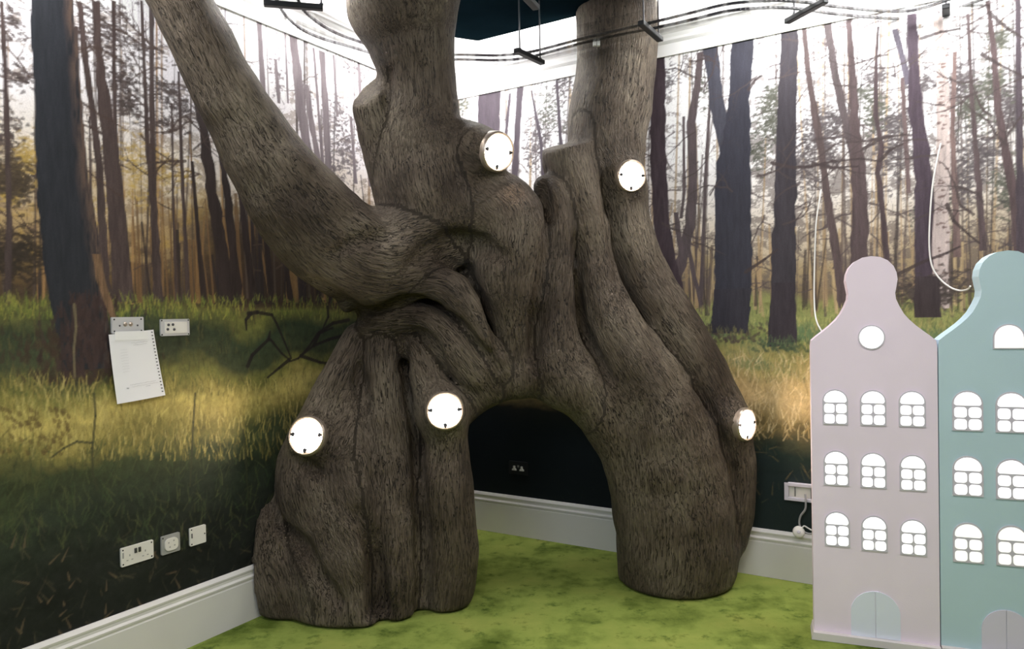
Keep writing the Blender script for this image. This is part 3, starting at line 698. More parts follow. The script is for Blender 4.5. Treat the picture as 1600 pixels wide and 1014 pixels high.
def limb(pts, k=.035, cut=None, grain=True, sub=4):
    """pts: (photo x, photo y, distance, radius px). smooth-united with what is there"""
    P = np.array([[*at(x, y, d), r * d / F] for x, y, d, r in pts])
    if sub > 1: P = catmull(P, sub)
    m = P[:, 3].max() + .10; lo = P[:, :3].min(0) - m; hi = P[:, :3].max(0) + m; i0, i1 = axes(lo, hi)
    if np.any(i1 <= i0): return
    A = np.full(i1 - i0, 1., np.float32); s = 0.; up = None
    for j in range(len(P) - 1):
        a, b, ra, rb = P[j, :3], P[j + 1, :3], P[j, 3], P[j + 1, 3]
        q = max(ra, rb) + .10; j0, j1 = axes(np.minimum(a, b) - q, np.maximum(a, b) + q); j0 = np.maximum(j0, i0); j1 = np.minimum(j1, i1)
        if np.any(j1 <= j0): continue
        X = (GO[0] + np.arange(j0[0], j1[0]) * VX)[:, None, None].astype(np.float32); Y = (GO[1] + np.arange(j0[1], j1[1]) * VX)[None, :, None].astype(np.float32); Z = (GO[2] + np.arange(j0[2], j1[2]) * VX)[None, None, :].astype(np.float32)
        sl = tuple(slice(j0[c] - i0[c], j1[c] - i0[c]) for c in range(3))
        A[sl] = np.minimum(A[sl], capsule(X, Y, Z, a, b, ra, rb))
        t = (b - a) / (np.linalg.norm(b - a) + 1e-9)
        if up is None: up = np.cross(t, [0, 1., 0]); up = up / (np.linalg.norm(up) + 1e-9)
        up = up - t * (up @ t); up /= np.linalg.norm(up) + 1e-9
        if grain: SEGS.append((a, b, ra, rb, s + hash_s(pts), up.copy(), np.cross(t, up), hash_s(pts) * 3))
        s += np.linalg.norm(b - a)
    if cut is not None:                               # flat sawn top: (photo x, y, distance, normal)
        o = at(*cut[:3]); n = np.array(cut[3], float); n /= np.linalg.norm(n)
        X = (GO[0] + np.arange(i0[0], i1[0]) * VX)[:, None, None]; Y = (GO[1] + np.arange(i0[1], i1[1]) * VX)[None, :, None]; Z = (GO[2] + np.arange(i0[2], i1[2]) * VX)[None, None, :]
        A = np.maximum(A, ((X - o[0]) * n[0] + (Y - o[1]) * n[1] + (Z - o[2]) * n[2]).astype(np.float32))
    sl = tuple(slice(i0[c], i1[c]) for c in range(3)); B = G[sl]
    h = np.clip(k - np.abs(A - B), 0, None) / k
    G[sl] = np.minimum(A, B) - h * h * k * .25


def hash_s(pts): return (pts[0][0] * .37 + pts[0][1] * .11) % 7


def gval(P):
    q = (P - GO) / VX; i = np.clip(q.astype(int), 0, GN - 2); f = q - i; r = 0
    for a in (0, 1):
        for b in (0, 1):
            for c in (0, 1): r = r + G[i[0] + a, i[1] + b, i[2] + c] * (f[0] if a else 1 - f[0]) * (f[1] if b else 1 - f[1]) * (f[2] if c else 1 - f[2])
    return r


def hit(px, py, d0=3.0):
    r = ray(px, py); d = d0
    while d < 5.2:
        if gval(CAM + r * d) < 0: return d
        d += .008
    return None


def groove(pts, k=.04, deep=.014):
    """cut a crease along photo points (x, y, radius px) into whatever surface lies there"""
    Q = catmull(pts, 3); L = []
    for x, y, r in Q:
        d = hit(x, y)
        if d: L.append((x, y, d + deep, r))
    if len(L) < 2: return
    P = np.array([[*at(x, y, d), r * d / F] for x, y, d, r in L])
    ds = np.array([l[2] for l in L])
    m = P[:, 3].max() + k + .03; i0, i1 = axes(P[:, :3].min(0) - m, P[:, :3].max(0) + m)
    X = (GO[0] + np.arange(i0[0], i1[0]) * VX)[:, None, None].astype(np.float32); Y = (GO[1] + np.arange(i0[1], i1[1]) * VX)[None, :, None].astype(np.float32); Z = (GO[2] + np.arange(i0[2], i1[2]) * VX)[None, None, :].astype(np.float32)
    A = np.full(i1 - i0, 1., np.float32)
    for j in range(len(P) - 1):
        if abs(ds[j] - ds[j + 1]) > .12: continue
        A = np.minimum(A, capsule(X, Y, Z, P[j, :3], P[j + 1, :3], P[j, 3], P[j + 1, 3]))
    A = -A; sl = tuple(slice(i0[c], i1[c]) for c in range(3)); B = G[sl]
    h = np.clip(k - np.abs(A - B), 0, None) / k
    G[sl] = np.maximum(A, B) + h * h * k * .25


# --- cores that fill the body from behind
limb([(690, 330, 4.22, 85), (750, 420, 4.25, 90), (860, 470, 4.25, 80), (930, 560, 4.3, 50)], .08, grain=False)
limb([(560, 400, 3.98, 60), (640, 470, 4.1, 75), (700, 540, 4.15, 60)], .08, grain=False)
limb([(600, 560, 4.08, 50), (575, 680, 4.05, 100), (575, 800, 4.02, 128), (568, 960, 4.0, 128)], .08, grain=False)
limb([(1010, 600, 4.3, 60), (1040, 720, 4.3, 75), (1055, 960, 4.3, 75)], .08, grain=False)
# --- right: upright trunk B and its root against the wall
limb([(965, -60, 4.36, 66), (965, 59, 4.36, 63), (960, 133, 4.34, 62), (950, 195, 4.30, 63), (948, 240, 4.26, 59), (962, 285, 4.22, 48), (975, 330, 4.19, 40), (987, 380, 4.17, 38), (1008, 432, 4.15, 39),
      (1040, 486, 4.12, 40), (1078, 544, 4.12, 39), (1112, 605, 4.12, 37), (1134, 665, 4.11, 38), (1143, 730, 4.11, 36), (1144, 800, 4.12, 33), (1140, 845, 4.14, 26)], .03)
# --- stub root A
limb([(886, 200, 4.09, 42), (887, 245, 4.08, 41), (900, 300, 4.06, 40), (917, 350, 4.05, 35), (929, 400, 4.04, 31), (938, 450, 4.03, 36), (960, 510, 4.01, 46), (992, 565, 4.0, 52), (1022, 620, 4.02, 62), (1040, 690, 4.06, 78),
      (1054, 780, 4.12, 92), (1057, 840, 4.14, 94), (1055, 885, 4.15, 90), (1052, 925, 4.16, 83), (1048, 965, 4.17, 76)], .03, cut=(886, 226, 4.08, (-.18, -.25, 1)))
# --- root C
limb([(852, 292, 4.0, 20), (866, 304, 3.98, 26), (874, 340, 3.96, 24), (873, 395, 3.95, 27), (867, 450, 3.94, 31), (865, 500, 3.94, 35), (872, 550, 3.95, 42), (885, 590, 3.98, 45)], .025)
# --- arch over the opening
limb([(700, 655, 3.92, 26), (718, 634, 3.92, 30), (745, 608, 3.93, 36), (775, 592, 3.93, 38), (805, 578, 3.94, 40), (835, 572, 3.96, 44), (875, 584, 3.97, 48), (908, 606, 3.99, 48), (938, 640, 4.01, 44), (964, 685, 4.03, 38), (980, 735, 4.06, 33), (992, 800, 4.1, 32)], .07, grain=False)
limb([(715, 650, 4.15, 20), (765, 605, 4.2, 24), (800, 590, 4.25, 30), (840, 580, 4.3, 32), (890, 600, 4.3, 32), (940, 640, 4.3, 32)], .06, grain=False)
# --- left limb leaning to the ceiling
limb([(225, -110, 3.14, 50), (254, -50, 3.17, 48), (281, 0, 3.2, 45), (316, 70, 3.25, 49), (358, 150, 3.32, 52), (388, 200, 3.38, 56), (420, 255, 3.44, 64), (468, 322, 3.55, 75), (518, 372, 3.66, 80), (580, 402, 3.75, 78), (650, 385, 3.85, 72)], .05)
# --- main trunk and face
limb([(628, -120, 3.80, 108), (629, 0, 3.82, 88), (638, 40, 3.84, 73), (644, 75, 3.85, 67), (651, 118, 3.87, 60), (654, 160, 3.89, 61), (654, 210, 3.92, 72), (662, 260, 3.94, 82), (676, 320, 3.92, 84), (690, 360, 3.95, 62)], .05)
limb([(578, 100, 3.77, 33), (588, 165, 3.81, 38), (608, 230, 3.88, 42), (640, 320, 3.93, 50)], .02, cut=(578, 142, 3.77, (-.45, -.62, .64)))
limb([(690, 265, 3.88, 52), (728, 252, 3.86, 40)], .06, grain=False)
limb([(668, 236, 3.93, 60), (706, 278, 3.90, 60), (755, 312, 3.90, 56), (792, 345, 3.88, 62), (797, 400, 3.87, 57), (797, 450, 3.87, 50), (802, 500, 3.88, 38), (806, 545, 3.9, 30), (812, 590, 3.94, 34)], .045)
limb([(690, 300, 3.88, 66), (725, 330, 3.87, 60), (745, 345, 3.88, 50)], .10, grain=False)
# --- folds under the face
limb([(560, 462, 3.80, 34), (610, 455, 3.78, 26), (655, 446, 3.76, 26), (700, 448, 3.74, 28), (733, 485, 3.74, 26), (757, 528, 3.76, 22), (780, 572, 3.82, 20)], .03)
limb([(585, 500, 3.92, 30), (625, 498, 3.86, 24), (668, 500, 3.82, 26), (705, 535, 3.80, 32), (735, 573, 3.82, 34), (752, 598, 3.88, 28)], .03)
limb([(630, 520, 3.92, 22), (655, 560, 3.86, 25), (672, 600, 3.82, 30), (690, 645, 3.78, 36), (698, 700, 3.80, 34), (698, 760, 3.80, 42), (702, 830, 3.82, 44), (701, 880, 3.84, 45), (698, 925, 3.85, 40), (692, 975, 3.90, 33)], .035)
limb([(600, 520, 3.94, 24), (600, 570, 3.88, 28), (606, 630, 3.86, 30), (614, 690, 3.85, 28), (622, 760, 3.83, 33), (626, 840, 3.82, 34), (625, 900, 3.82, 34), (622, 945, 3.83, 30), (620, 990, 3.87, 26)], .035)
limb([(560, 530, 3.96, 26), (540, 575, 3.90, 30), (520, 620, 3.87, 36), (498, 675, 3.84, 42), (488, 725, 3.85, 54), (500, 780, 3.84, 62), (528, 840, 3.85, 56), (545, 890, 3.85, 48), (550, 940, 3.85, 42), (552, 990, 3.89, 34)], .035)
limb([(428, 770, 3.86, 20), (425, 815, 3.84, 34), (432, 865, 3.84, 46), (446, 912, 3.83, 52), (458, 955, 3.84, 48), (470, 995, 3.86, 42)], .03)
limb([(470, 940, 3.9, 50), (560, 950, 3.9, 60), (680, 945, 3.92, 50)], .08, grain=False)
# --- swellings that hold the spotlights
LAMPS = [(776, 237, 3.66, 31, 38, -3, 'round lit spotlight high on the main trunk, right of its upper stem'),
         (985, 275, 4.03, 25, 28, 0, 'round lit spotlight on the tall right-hand trunk'),
         (481, 681, 3.66, 31, -28, 6, 'round lit spotlight low on the outer left root'),
         (695, 642, 3.64, 30, 3, 0, 'round lit spotlight beside the left side of the arch'),
         (1163, 663, 3.97, 26, 58, -4, 'round lit spotlight low on the outer right root, turned towards the gabled houses')]


def lamp_frame(px, py, d, rpx, yaw, tilt):
    """yaw: degrees the lamp faces to the right of the viewer, tilt: degrees up"""
    c = at(px, py, d); toc = -(ray(px, py)); toc = toc / np.linalg.norm(toc)
    r = np.cross([0, 0, 1.], toc); r /= np.linalg.norm(r); u = np.cross(toc, r)
    n = toc * math.cos(math.radians(yaw)) + r * math.sin(math.radians(yaw)); n = n * math.cos(math.radians(tilt)) + u * math.sin(math.radians(tilt))
    return c, n, rpx * d / F


for *q_, lb_ in LAMPS:
    c_, n_, R_l = lamp_frame(*q_)
    a_ = c_ - n_ * .24; m_ = R_l * 2 + .12; i0, i1 = axes(np.minimum(a_, c_) - m_, np.maximum(a_, c_) + m_)
    X = (GO[0] + np.arange(i0[0], i1[0]) * VX)[:, None, None]; Y = (GO[1] + np.arange(i0[1], i1[1]) * VX)[None, :, None]; Z = (GO[2] + np.arange(i0[2], i1[2]) * VX)[None, None, :]
    A = np.maximum(capsule(X, Y, Z, a_, c_ + n_ * .1, R_l * 1.5, R_l * .88), (X - c_[0]) * n_[0] + (Y - c_[1]) * n_[1] + (Z - c_[2]) * n_[2]).astype(np.float32)
    sl = tuple(slice(i0[c], i1[c]) for c in range(3)); B = G[sl]; h = np.clip(.07 - np.abs(A - B), 0, None) / .07; G[sl] = np.minimum(A, B) - h * h * .07 * .25
    # clear everything in front of the lens
    A = np.maximum(capsule(X, Y, Z, c_ + n_ * .002, c_ + n_ * .3, R_l * .98, R_l * 1.6), -((X - c_[0]) * n_[0] + (Y - c_[1]) * n_[1] + (Z - c_[2]) * n_[2])).astype(np.float32)
    G[sl] = np.maximum(G[sl], -A)
# --- creases
groove([(636, 418, 5), (660, 402, 14), (692, 386, 21), (728, 380, 19), (765, 388, 12), (788, 402, 6)], .07)
groove([(690, 405, 4), (722, 424, 7), (742, 448, 8), (760, 480, 8), (772, 515, 7), (778, 550, 4)], .05)
groove([(555, 498, 12), (590, 482, 11), (625, 468, 9), (660, 468, 7), (700, 488, 9), (728, 515, 8), (755, 550, 7), (780, 578, 4)], .04)
groove([(648, 517, 4), (666, 522, 7), (684, 545, 7), (696, 570, 5), (704, 590, 2)], .04)
groove([(632, 530, 4), (631, 560, 8), (632, 590, 9), (640, 650, 9), (650, 700, 9), (657, 765, 12), (659, 850, 14), (660, 960, 12)], .04)
groove([(560, 572, 4), (566, 606, 10), (571, 660, 9), (584, 720, 8), (592, 790, 10), (590, 860, 15), (588, 950, 16)], .05)
groove([(412, 730, 6), (420, 770, 9), (434, 806, 11), (461, 838, 12), (482, 866, 13), (503, 905, 13), (528, 940, 9)], .04)
groove([(470, 716, 4), (486, 730, 8), (500, 738, 5)], .05)
groove([(560, 800, 4), (575, 850, 8), (592, 900, 12), (600, 960, 10)], .06)
groove([(850, 290, 5), (857, 330, 9), (850, 390, 11), (840, 450, 12), (833, 500, 13), (834, 545, 11), (838, 580, 5)], .03)
groove([(898, 370, 6), (899, 450, 9), (907, 498, 11), (930, 545, 10), (950, 592, 6)], .03)
groove([(945, 325, 5), (957, 400, 5), (973, 457, 5), (1019, 515, 5), (1052, 565, 5), (1093, 614, 5), (1120, 660, 5), (1138, 720, 6), (1150, 790, 6), (1152, 850, 6)], .03)
groove([(604, 175, 3), (606, 150, 6), (608, 128, 6), (612, 112, 3)], .03)
groove([(500, 440, 5), (540, 470, 8), (560, 490, 8)], .06)
groove([(570, 300, 5), (590, 330, 7), (612, 352, 6), (628, 372, 3)], .06)
groove([(520, 395, 3), (560, 375, 6), (600, 372, 5)], .06)
# --- trim by the walls, floor and ceiling panel
X = (GO[0] + np.arange(GN[0]) * VX)[:, None, None].astype(np.float32); Y = (GO[1] + np.arange(GN[1]) * VX)[None, :, None].astype(np.float32); Z = (GO[2] + np.arange(GN[2]) * VX)[None, None, :].astype(np.float32)
dLw = (X - C0[0]) * DR[0] + (Y - C0[1]) * DR[1]; dRw = (X - C0[0]) * DL[0] + (Y - C0[1]) * DL[1]
off = np.where(Z < ZB + .01, .028, .006).astype(np.float32); off = np.where(Z > ZT - .01, .098, off)
G = np.maximum(G, off - dLw); G = np.maximum(G, off - dRw)
G = np.maximum(G, .003 - Z); G = np.maximum(G, Z - (ZR - .004))
# gentle hand-made unevenness
rs = np.random.default_rng(5)


def n3d(cell):
    g = rs.random((int(GN[0] / cell) + 3, int(GN[1] / cell) + 3, int(GN[2] / cell) + 3)).astype(np.float32)

    def ax(a, n, axis):
        t = np.arange(n) / cell; i = t.astype(int); f = t - i; f = f * f * (3 - 2 * f); sh = [1, 1, 1]; sh[axis] = n; f = f.reshape(sh).astype(np.float32)
        return np.take(a, i, axis) * (1 - f) + np.take(a, i + 1, axis) * f
    for k, n in enumerate(GN): g = ax(g, n, k)
    return g - .5


N = n3d(7) * .016 + n3d(3.2) * .008
band = np.clip((Z - .01) / .05, 0, 1)
G = G - N * np.minimum(1, band) * (np.minimum(dLw, dRw) > .05)
G = np.maximum(G, .003 - Z); G = np.maximum(G, Z - (ZR - .004)); G = np.maximum(G, off - dLw); G = np.maximum(G, off - dRw)
del N, dLw, dRw


def surface(G):
    """naive surface nets"""
    s = G < 0
    nx, ny, nz = G.shape
    c = [s[i:nx - 1 + i, j:ny - 1 + j, k:nz - 1 + k] for i in (0, 1) for j in (0, 1) for k in (0, 1)]
    cnt = sum(a.astype(np.int8) for a in c); act = (cnt > 0) & (cnt < 8); idx = np.argwhere(act); vid = np.full(act.shape, -1, np.int32); vid[act] = np.arange(len(idx))
    acc = np.zeros((len(idx), 3)); num = np.zeros(len(idx)); I, J, Kk = idx.T
    for ax in range(3):
        o = [a for a in range(3) if a != ax]
        for p_ in (0, 1):
            for q_ in (0, 1):
                d = [0, 0, 0]; d[o[0]] = p_; d[o[1]] = q_; e = list(d); e[ax] = 1
                v0 = G[I + d[0], J + d[1], Kk + d[2]]; v1 = G[I + e[0], J + e[1], Kk + e[2]]; m = (v0 < 0) != (v1 < 0)
                t = np.where(m, v0 / np.where(m, v0 - v1, 1), 0); pt = np.tile(np.array(d, float), (len(idx), 1)); pt[:, ax] = t
                acc[m] += pt[m]; num[m] += 1
    V = GO + (idx + acc / num[:, None]) * VX; Fs = []
    for ax in range(3):
        o = [a for a in range(3) if a != ax]
        sa = s[tuple(slice(0, -1) if a == ax else slice(None) for a in range(3))]; sb_ = s[tuple(slice(1, None) if a == ax else slice(None) for a in range(3))]
        e = np.argwhere(sa != sb_); e = e[(e[:, o[0]] > 0) & (e[:, o[1]] > 0) & (e[:, o[0]] < G.shape[o[0]] - 1) & (e[:, o[1]] < G.shape[o[1]] - 1)]
        ins = sa[e[:, 0], e[:, 1], e[:, 2]]
        q = []
        for da, db in ((0, 0), (1, 0), (1, 1), (0, 1)):
            f = e.copy(); f[:, o[0]] -= da; f[:, o[1]] -= db; q.append(vid[f[:, 0], f[:, 1], f[:, 2]])
        q = np.stack(q, 1); flip = ins if ax == 1 else ~ins
        q[flip] = q[flip][:, ::-1]; Fs.append(q)
    return V, np.concatenate(Fs)


V, Fq = surface(G)
Fq = Fq[(Fq >= 0).all(1)]
# drop crumbs: keep vertices joined to the biggest piece
lab = np.arange(len(V))
for _ in range(600):
    m = lab[Fq].min(1); new = lab.copy(); np.minimum.at(new, Fq.ravel(), np.repeat(m, 4)); new = new[new]
    if (new == lab).all(): break
    lab = new
big = np.bincount(lab).argmax(); keep = lab == big; re = np.cumsum(keep) - 1; Fq = re[Fq[keep[Fq].all(1)]]; V = V[keep]
# light smoothing (two rounds) to remove the grid's stair-steps
E_ = np.concatenate([Fq[:, [0, 1]], Fq[:, [1, 2]], Fq[:, [2, 3]], Fq[:, [3, 0]]])
for _ in range(3):
    acc = np.zeros_like(V); num = np.zeros(len(V)); np.add.at(acc, E_[:, 0], V[E_[:, 1]]); np.add.at(acc, E_[:, 1], V[E_[:, 0]]); np.add.at(num, E_[:, 0], 1); np.add.at(num, E_[:, 1], 1)
    V = V * .45 + .55 * acc / num[:, None]
V[:, 2] = np.maximum(V[:, 2], .002)
# bark grain coordinates: along the limb, and across it
best = np.full(len(V), 9., np.float32); BC = np.zeros((len(V), 3), np.float32)
for a, b, ra, rb, s0, u1, u2, hh in SEGS:
    q = max(ra, rb) + .16; m = np.where(((V > np.minimum(a, b) - q) & (V < np.maximum(a, b) + q)).all(1))[0]
    if not len(m): continue
    P = V[m] - a; d = b - a; L = np.linalg.norm(d) + 1e-9; t = np.clip(P @ d / L ** 2, 0, 1); Cc = P - t[:, None] * d; dist = np.linalg.norm(Cc, axis=1) - (ra + (rb - ra) * t)
    k = dist < best[m] - 1e-5; mm = m[k]; best[mm] = dist[k]
    tt = (P @ d / L ** 2)[k]; BC[mm, 0] = s0 + tt * L; BC[mm, 1] = Cc[k] @ u1 + hh; BC[mm, 2] = Cc[k] @ u2
far = best > 8
BC[far] = np.stack([V[far, 2], V[far, 0], V[far, 1]], 1)
me = bpy.data.meshes.new('tree_body'); me.vertices.add(len(V)); me.vertices.foreach_set('co', V.astype(np.float32).ravel()); nf = len(Fq)
me.loops.add(nf * 4); me.loops.foreach_set('vertex_index', Fq.astype(np.int32).ravel()); me.polygons.add(nf); me.polygons.foreach_set('loop_start', np.arange(0, nf * 4, 4, dtype=np.int32))
me.update(); me.validate(); me.polygons.foreach_set('use_smooth', [True] * len(me.polygons))
a_ = me.attributes.new('bark', 'FLOAT_VECTOR', 'POINT'); a_.data.foreach_set('vector', BC.ravel())
tree = link('artificial_tree', me, M['bark'])
tag(tree, 'huge brown sculpted tree with leaning limbs and an arched opening between its roots', 'tree')
print('tree', len(V), nf, flush=True)

# ------------------------------------------------------------------ lamps set in the bark
def lamp(px, py, d, rpx, yaw, tilt, label):
    c, n, R = lamp_frame(px, py, d, rpx, yaw, tilt); c = c + n * .006
    x = np.cross(n, [0, 0, 1.]); x /= np.linalg.norm(x); z = np.cross(x, n)
    t = empty('recessed_spotlight', frame(c, x, n, z), label, 'spotlight', 'spotlights set into the sculpted tree')
    b = MB(); b.lathe([(R * .84, .004), (R * .86, .012), (R * .93, .016), (R, .010), (R * 1.02, 0), (R * 1.02, -.06), (R * .96, -.06), (R * .84, -.012), (R * .84, .004)], 48); b.build('bezel', M['chrome'], t, True)
    # lens with its three little retaining tabs
    b = MB(); b.lathe([(0, .018), (R * .3, .0175), (R * .6, .014), (R * .74, .008), (R * .79, .001), (R * .79, -.006), (0, -.006)], 40); b.build('lens', M['lens'], t, True)
    for k in range(3):
        a = math.radians((-90, 4, 176)[k]); cx, cz = R * .79 * math.cos(a), R * .79 * math.sin(a)
        b = MB(); b.prism([(cx + R * .17 * math.cos(a + q), cz + R * .17 * math.sin(a + q)) for q in (0, 2.3, math.pi, -2.3)], .002, .013); b.build('retaining_tab', M['rod'], t)
    b = MB(); b.lathe([(R * .9, -.061), (R * .9, -.15), (0, -.15)], 32); b.build('housing', M['rod'], t, True)
    return t


for q_ in LAMPS: lamp(*q_)

# ------------------------------------------------------------------ toy railway under the ceiling panel
ZTR = 3.0
RA = [(428, -90), (425, -40), (436, 8), (460, 38), (498, 59), (565, 79), (620, 96), (665, 101), (709, 94), (774, 95), (818, 92), (848, 85), (907, 69), (960, 57), (1031, 43), (1080, 32), (1133, 19), (1180, 14), (1222, 13), (1260, 16), (1300, 22), (1377, 29), (1435, 28), (1511, 8), (1570, -14), (1640, -50)]
RB = [(462, -90), (460, -40), (466, 0), (482, 24), (520, 50), (570, 69), (625, 88), (665, 93), (709, 86.5), (774, 87.5), (815, 84), (846, 78), (907, 62), (958, 50), (1031, 33), (1080, 21), (1133, 8), (1180, 3), (1222, 2), (1262, 5), (1305, 11), (1377, 18), (1432, 16), (1500, -6), (1560, -26), (1630, -60)]
pa = catmull([atz(x, y, ZTR) for x, y in RA], 6); pb = catmull([atz(x, y, ZTR) for x, y in RB], 6)
track = empty('toy_railway', Matrix.Translation(Vector(pa[0])), 'clear acrylic toy railway with two black ribbed rails curving below the ceiling', 'toy railway')
inv = Vector(pa[0])
cl = (pa + pb) / 2; tan = np.gradient(cl, axis=0); tan /= np.linalg.norm(tan, axis=1)[:, None]; nrm = np.cross(tan, [0, 0, 1.])


def strip(name, o0, o1, z0, z1, m):
    v = []; f = []
    for i in range(len(cl)):
        for o_, z_ in ((o0, z0), (o1, z0), (o1, z1), (o0, z1)): v.append(cl[i] + nrm[i] * o_ + np.array([0, 0, z_]) - np.array(inv))
    for i in range(len(cl) - 1):
        for k in range(4): f.append((i * 4 + k, i * 4 + (k + 1) % 4, i * 4 + 4 + (k + 1) % 4, i * 4 + 4 + k))
    f += [(0, 3, 2, 1), tuple(len(cl) * 4 - 4 + k for k in range(4))]
    o = pymesh(name, v, f, m, track); bm = bmesh.new(); bm.from_mesh(o.data); bmesh.ops.recalc_face_normals(bm, faces=bm.faces[:]); bm.to_mesh(o.data); bm.free(); return o


strip('track_bed', -.095, .095, -.008, -.003, M['acrylic'])
strip('guard_wall', -.100, -.095, -.008, .05, M['acrylic']); strip('guard_wall', .095, .100, -.008, .05, M['acrylic'])
for pp in (pa, pb):
    # resample evenly, ribbed underside: alternate thick and thin teeth along the rail
    L = np.r_[0, np.cumsum(np.linalg.norm(np.diff(pp, axis=0), axis=1))]; s_ = np.arange(0, L[-1], .006); q = np.stack([np.interp(s_, L, pp[:, k]) for k in range(3)], 1)
    tn = np.gradient(q, axis=0); tn /= np.linalg.norm(tn, axis=1)[:, None]; nn = np.cross(tn, [0, 0, 1.]); v = []; f = []
    for i in range(len(q)):
        hw = .0085 if (i // 2) % 2 else .0055
        for a, b in ((-hw, 0), (hw, 0), (hw * .6, .011), (-hw * .6, .011)): v.append(q[i] + nn[i] * a + np.array([0, 0, b - .002]) - np.array(inv))
    for i in range(len(q) - 1):
        for k in range(4): f.append((i * 4 + k, i * 4 + (k + 1) % 4, i * 4 + 4 + (k + 1) % 4, i * 4 + 4 + k))
    f += [(0, 3, 2, 1), tuple(len(q) * 4 - 4 + k for k in range(4))]
    pymesh('rail', v, f, M['rail'], track)


def hanger(a, b, rods, label):
    A = atz(*a, ZTR - .022); B = atz(*b, ZTR - .022); d = B - A; L = np.linalg.norm(d); d /= L; n = np.cross([0, 0, 1.], d)
    t = empty('track_hanger', frame((A + B) / 2, d, n, (0, 0, 1)), label, 'hanger', 'black hangers carrying the toy railway')
    m = MB(); m.box(-L / 2, L / 2, -.017, .017, -.013, .012, .004); m.build('crossbar', M['black'], t)
    for r in rods:
        m = MB(); m.tube([(r * L, 0, .012), (r * L, 0, ZR - ZTR + .020)], .0045, 8); m.build('rod', M['rod'], t)
        m = MB(); m.tube([(r * L, 0, .012), (r * L, 0, .020)], .010, 6); m.build('nut', M['rod'], t)
    return t


hanger((412, 5), (505, 12), (-.42, .47), 'black railway hanger left of the main trunk')
hanger((806, 78), (848, 98), (-.36, .40), 'black railway hanger between the main trunk and the tall right-hand trunk')
hanger((1001, 35), (1032, 62), (-.36, .40), 'black railway hanger in front of the tall right-hand trunk')
hanger((1229, 34), (1291, 0), (-.30, .30), 'long black railway hanger slanting over the printed forest above the pink house')
hanger((1478, 9), (1479, 40), (-.30, .30), 'black railway hanger nearest the right edge, seen end-on')
hanger((770, -60), (838, 12), (-.3, .38), 'black railway hanger cut by the top edge of the picture, beside the main trunk')
# clear plate with folded end below the rails, in front of the tall trunk
pl = [atz(x, y, ZTR - .03) for x, y in ((905, 86), (918, 95), (981, 79), (971, 69))]; ctr = sum(pl) / 4
v = [p_ - ctr for p_ in pl] + [p_ - ctr + np.array([0, 0, .006]) for p_ in pl]
o = pymesh('acrylic_bracket', v, BOXF, [M['acrylic']]); o.location = ctr
tag(o, 'small clear acrylic plate below the rails in front of the tall trunk', 'bracket')
bm = bmesh.new(); bm.from_mesh(o.data); bmesh.ops.recalc_face_normals(bm, faces=bm.faces[:]); bm.to_mesh(o.data); bm.free()
for x_ in (-.02, .02):
    m = MB(); m.box(-.008, .008, -.012, .012, -.001, .030, .002); q = m.build('clip', M['cable'], o); c_ = atz(932 + x_ * 150, 71, ZTR - .02) - ctr; q.location = (c_[0], c_[1], .007)


# ------------------------------------------------------------------ sockets and plates
def plate(name, side, px, py, w_, h_, m, label, cat='wall plate', group=None, thick=.009):
    u, z = on_wall(side, px, py); t = empty(name, wall_frame(side, u, z, .001), label, cat, group)
    b = MB(); b.prism(rrect(-w_ / 2, w_ / 2, -h_ / 2, h_ / 2, .005), 0, thick, 0); f = b.build('faceplate', m, t)
    return t, thick


def screw(t, x, z, y):
    b = MB(); b.lathe([(0, y + .002), (.0025, y + .0018), (.0035, y), (.0035, y - .003)], 12, cx=x, cz=z); b.build('screw', M['dark_hole'], t, True)


def sz(side, px, py, wpx, hpx):
    a = on_wall(side, px - wpx / 2, py); b = on_wall(side, px + wpx / 2, py); c = on_wall(side, px, py - hpx / 2); d = on_wall(side, px, py + hpx / 2)
    return abs(a[0] - b[0]), abs(c[1] - d[1])


def pin_holes(t, cx, cz, y, k=1.):
    for x, z, w_, h_ in ((0, .012, .004, .009), (-.011, -.008, .008, .004), (.011, -.008, .008, .004)):
        b = MB(); b.box(cx + (x - w_ / 2) * k, cx + (x + w_ / 2) * k, y - .001, y + .0008, cz + (z - h_ / 2) * k, cz + (z + h_ / 2) * k); b.build('pin_hole', M['plastic_grey'], t)


w_, h_ = sz('L', 213, 864, 51, 29)
t, y = plate('double_socket', 'L', 213, 864, w_, h_, M['plastic'], 'white double power socket low on the left wall, widest of the low row', 'socket')
for s in (-1, 1):
    pin_holes(t, s * w_ * .24, -h_ * .12, y, 1.)
    b = MB(); b.box(s * .009 - .0055, s * .009 + .0055, y - .001, y + .004, h_ * .06, h_ * .32, .001); b.build('rocker_switch', M['rod'], t)
    for zz in (-1, 1): screw(t, s * w_ * .44, zz * h_ * .38, y)
b = MB(); b.box(-w_ * .46, -w_ * .42, y - .001, y + .001, -h_ * .05, h_ * .25); b.build('indicator', M['plastic_grey'], t)
w_, h_ = sz('L', 265, 849, 29, 29)
t, y = plate('shaver_socket', 'L', 265, 849, w_, h_, M['plastic_grey'], 'small grey plate with white oval socket, middle of the low row', 'socket')
b = MB(); b.prism(rrect(-w_ * .34, w_ * .36, -h_ * .34, h_ * .32, w_ * .22, 8), y - .001, y + .006, 0); b.build('socket_insert', M['plastic'], t)
for x, z in ((-.16, .1), (.12, .16), (-.1, -.14), (.16, -.1)):
    b = MB(); b.box(x * w_ - .003, x * w_ + .003, y + .005, y + .0068, z * h_ - .003, z * h_ + .003); b.build('pin_hole', M['plastic_grey'], t)
screw(t, -w_ * .42, h_ * .4, y)
w_, h_ = sz('L', 307.5, 836, 25, 28)
t, y = plate('blank_plate', 'L', 307.5, 836, w_, h_, M['plastic'], 'small white blank plate on left wall, nearest the tree root')
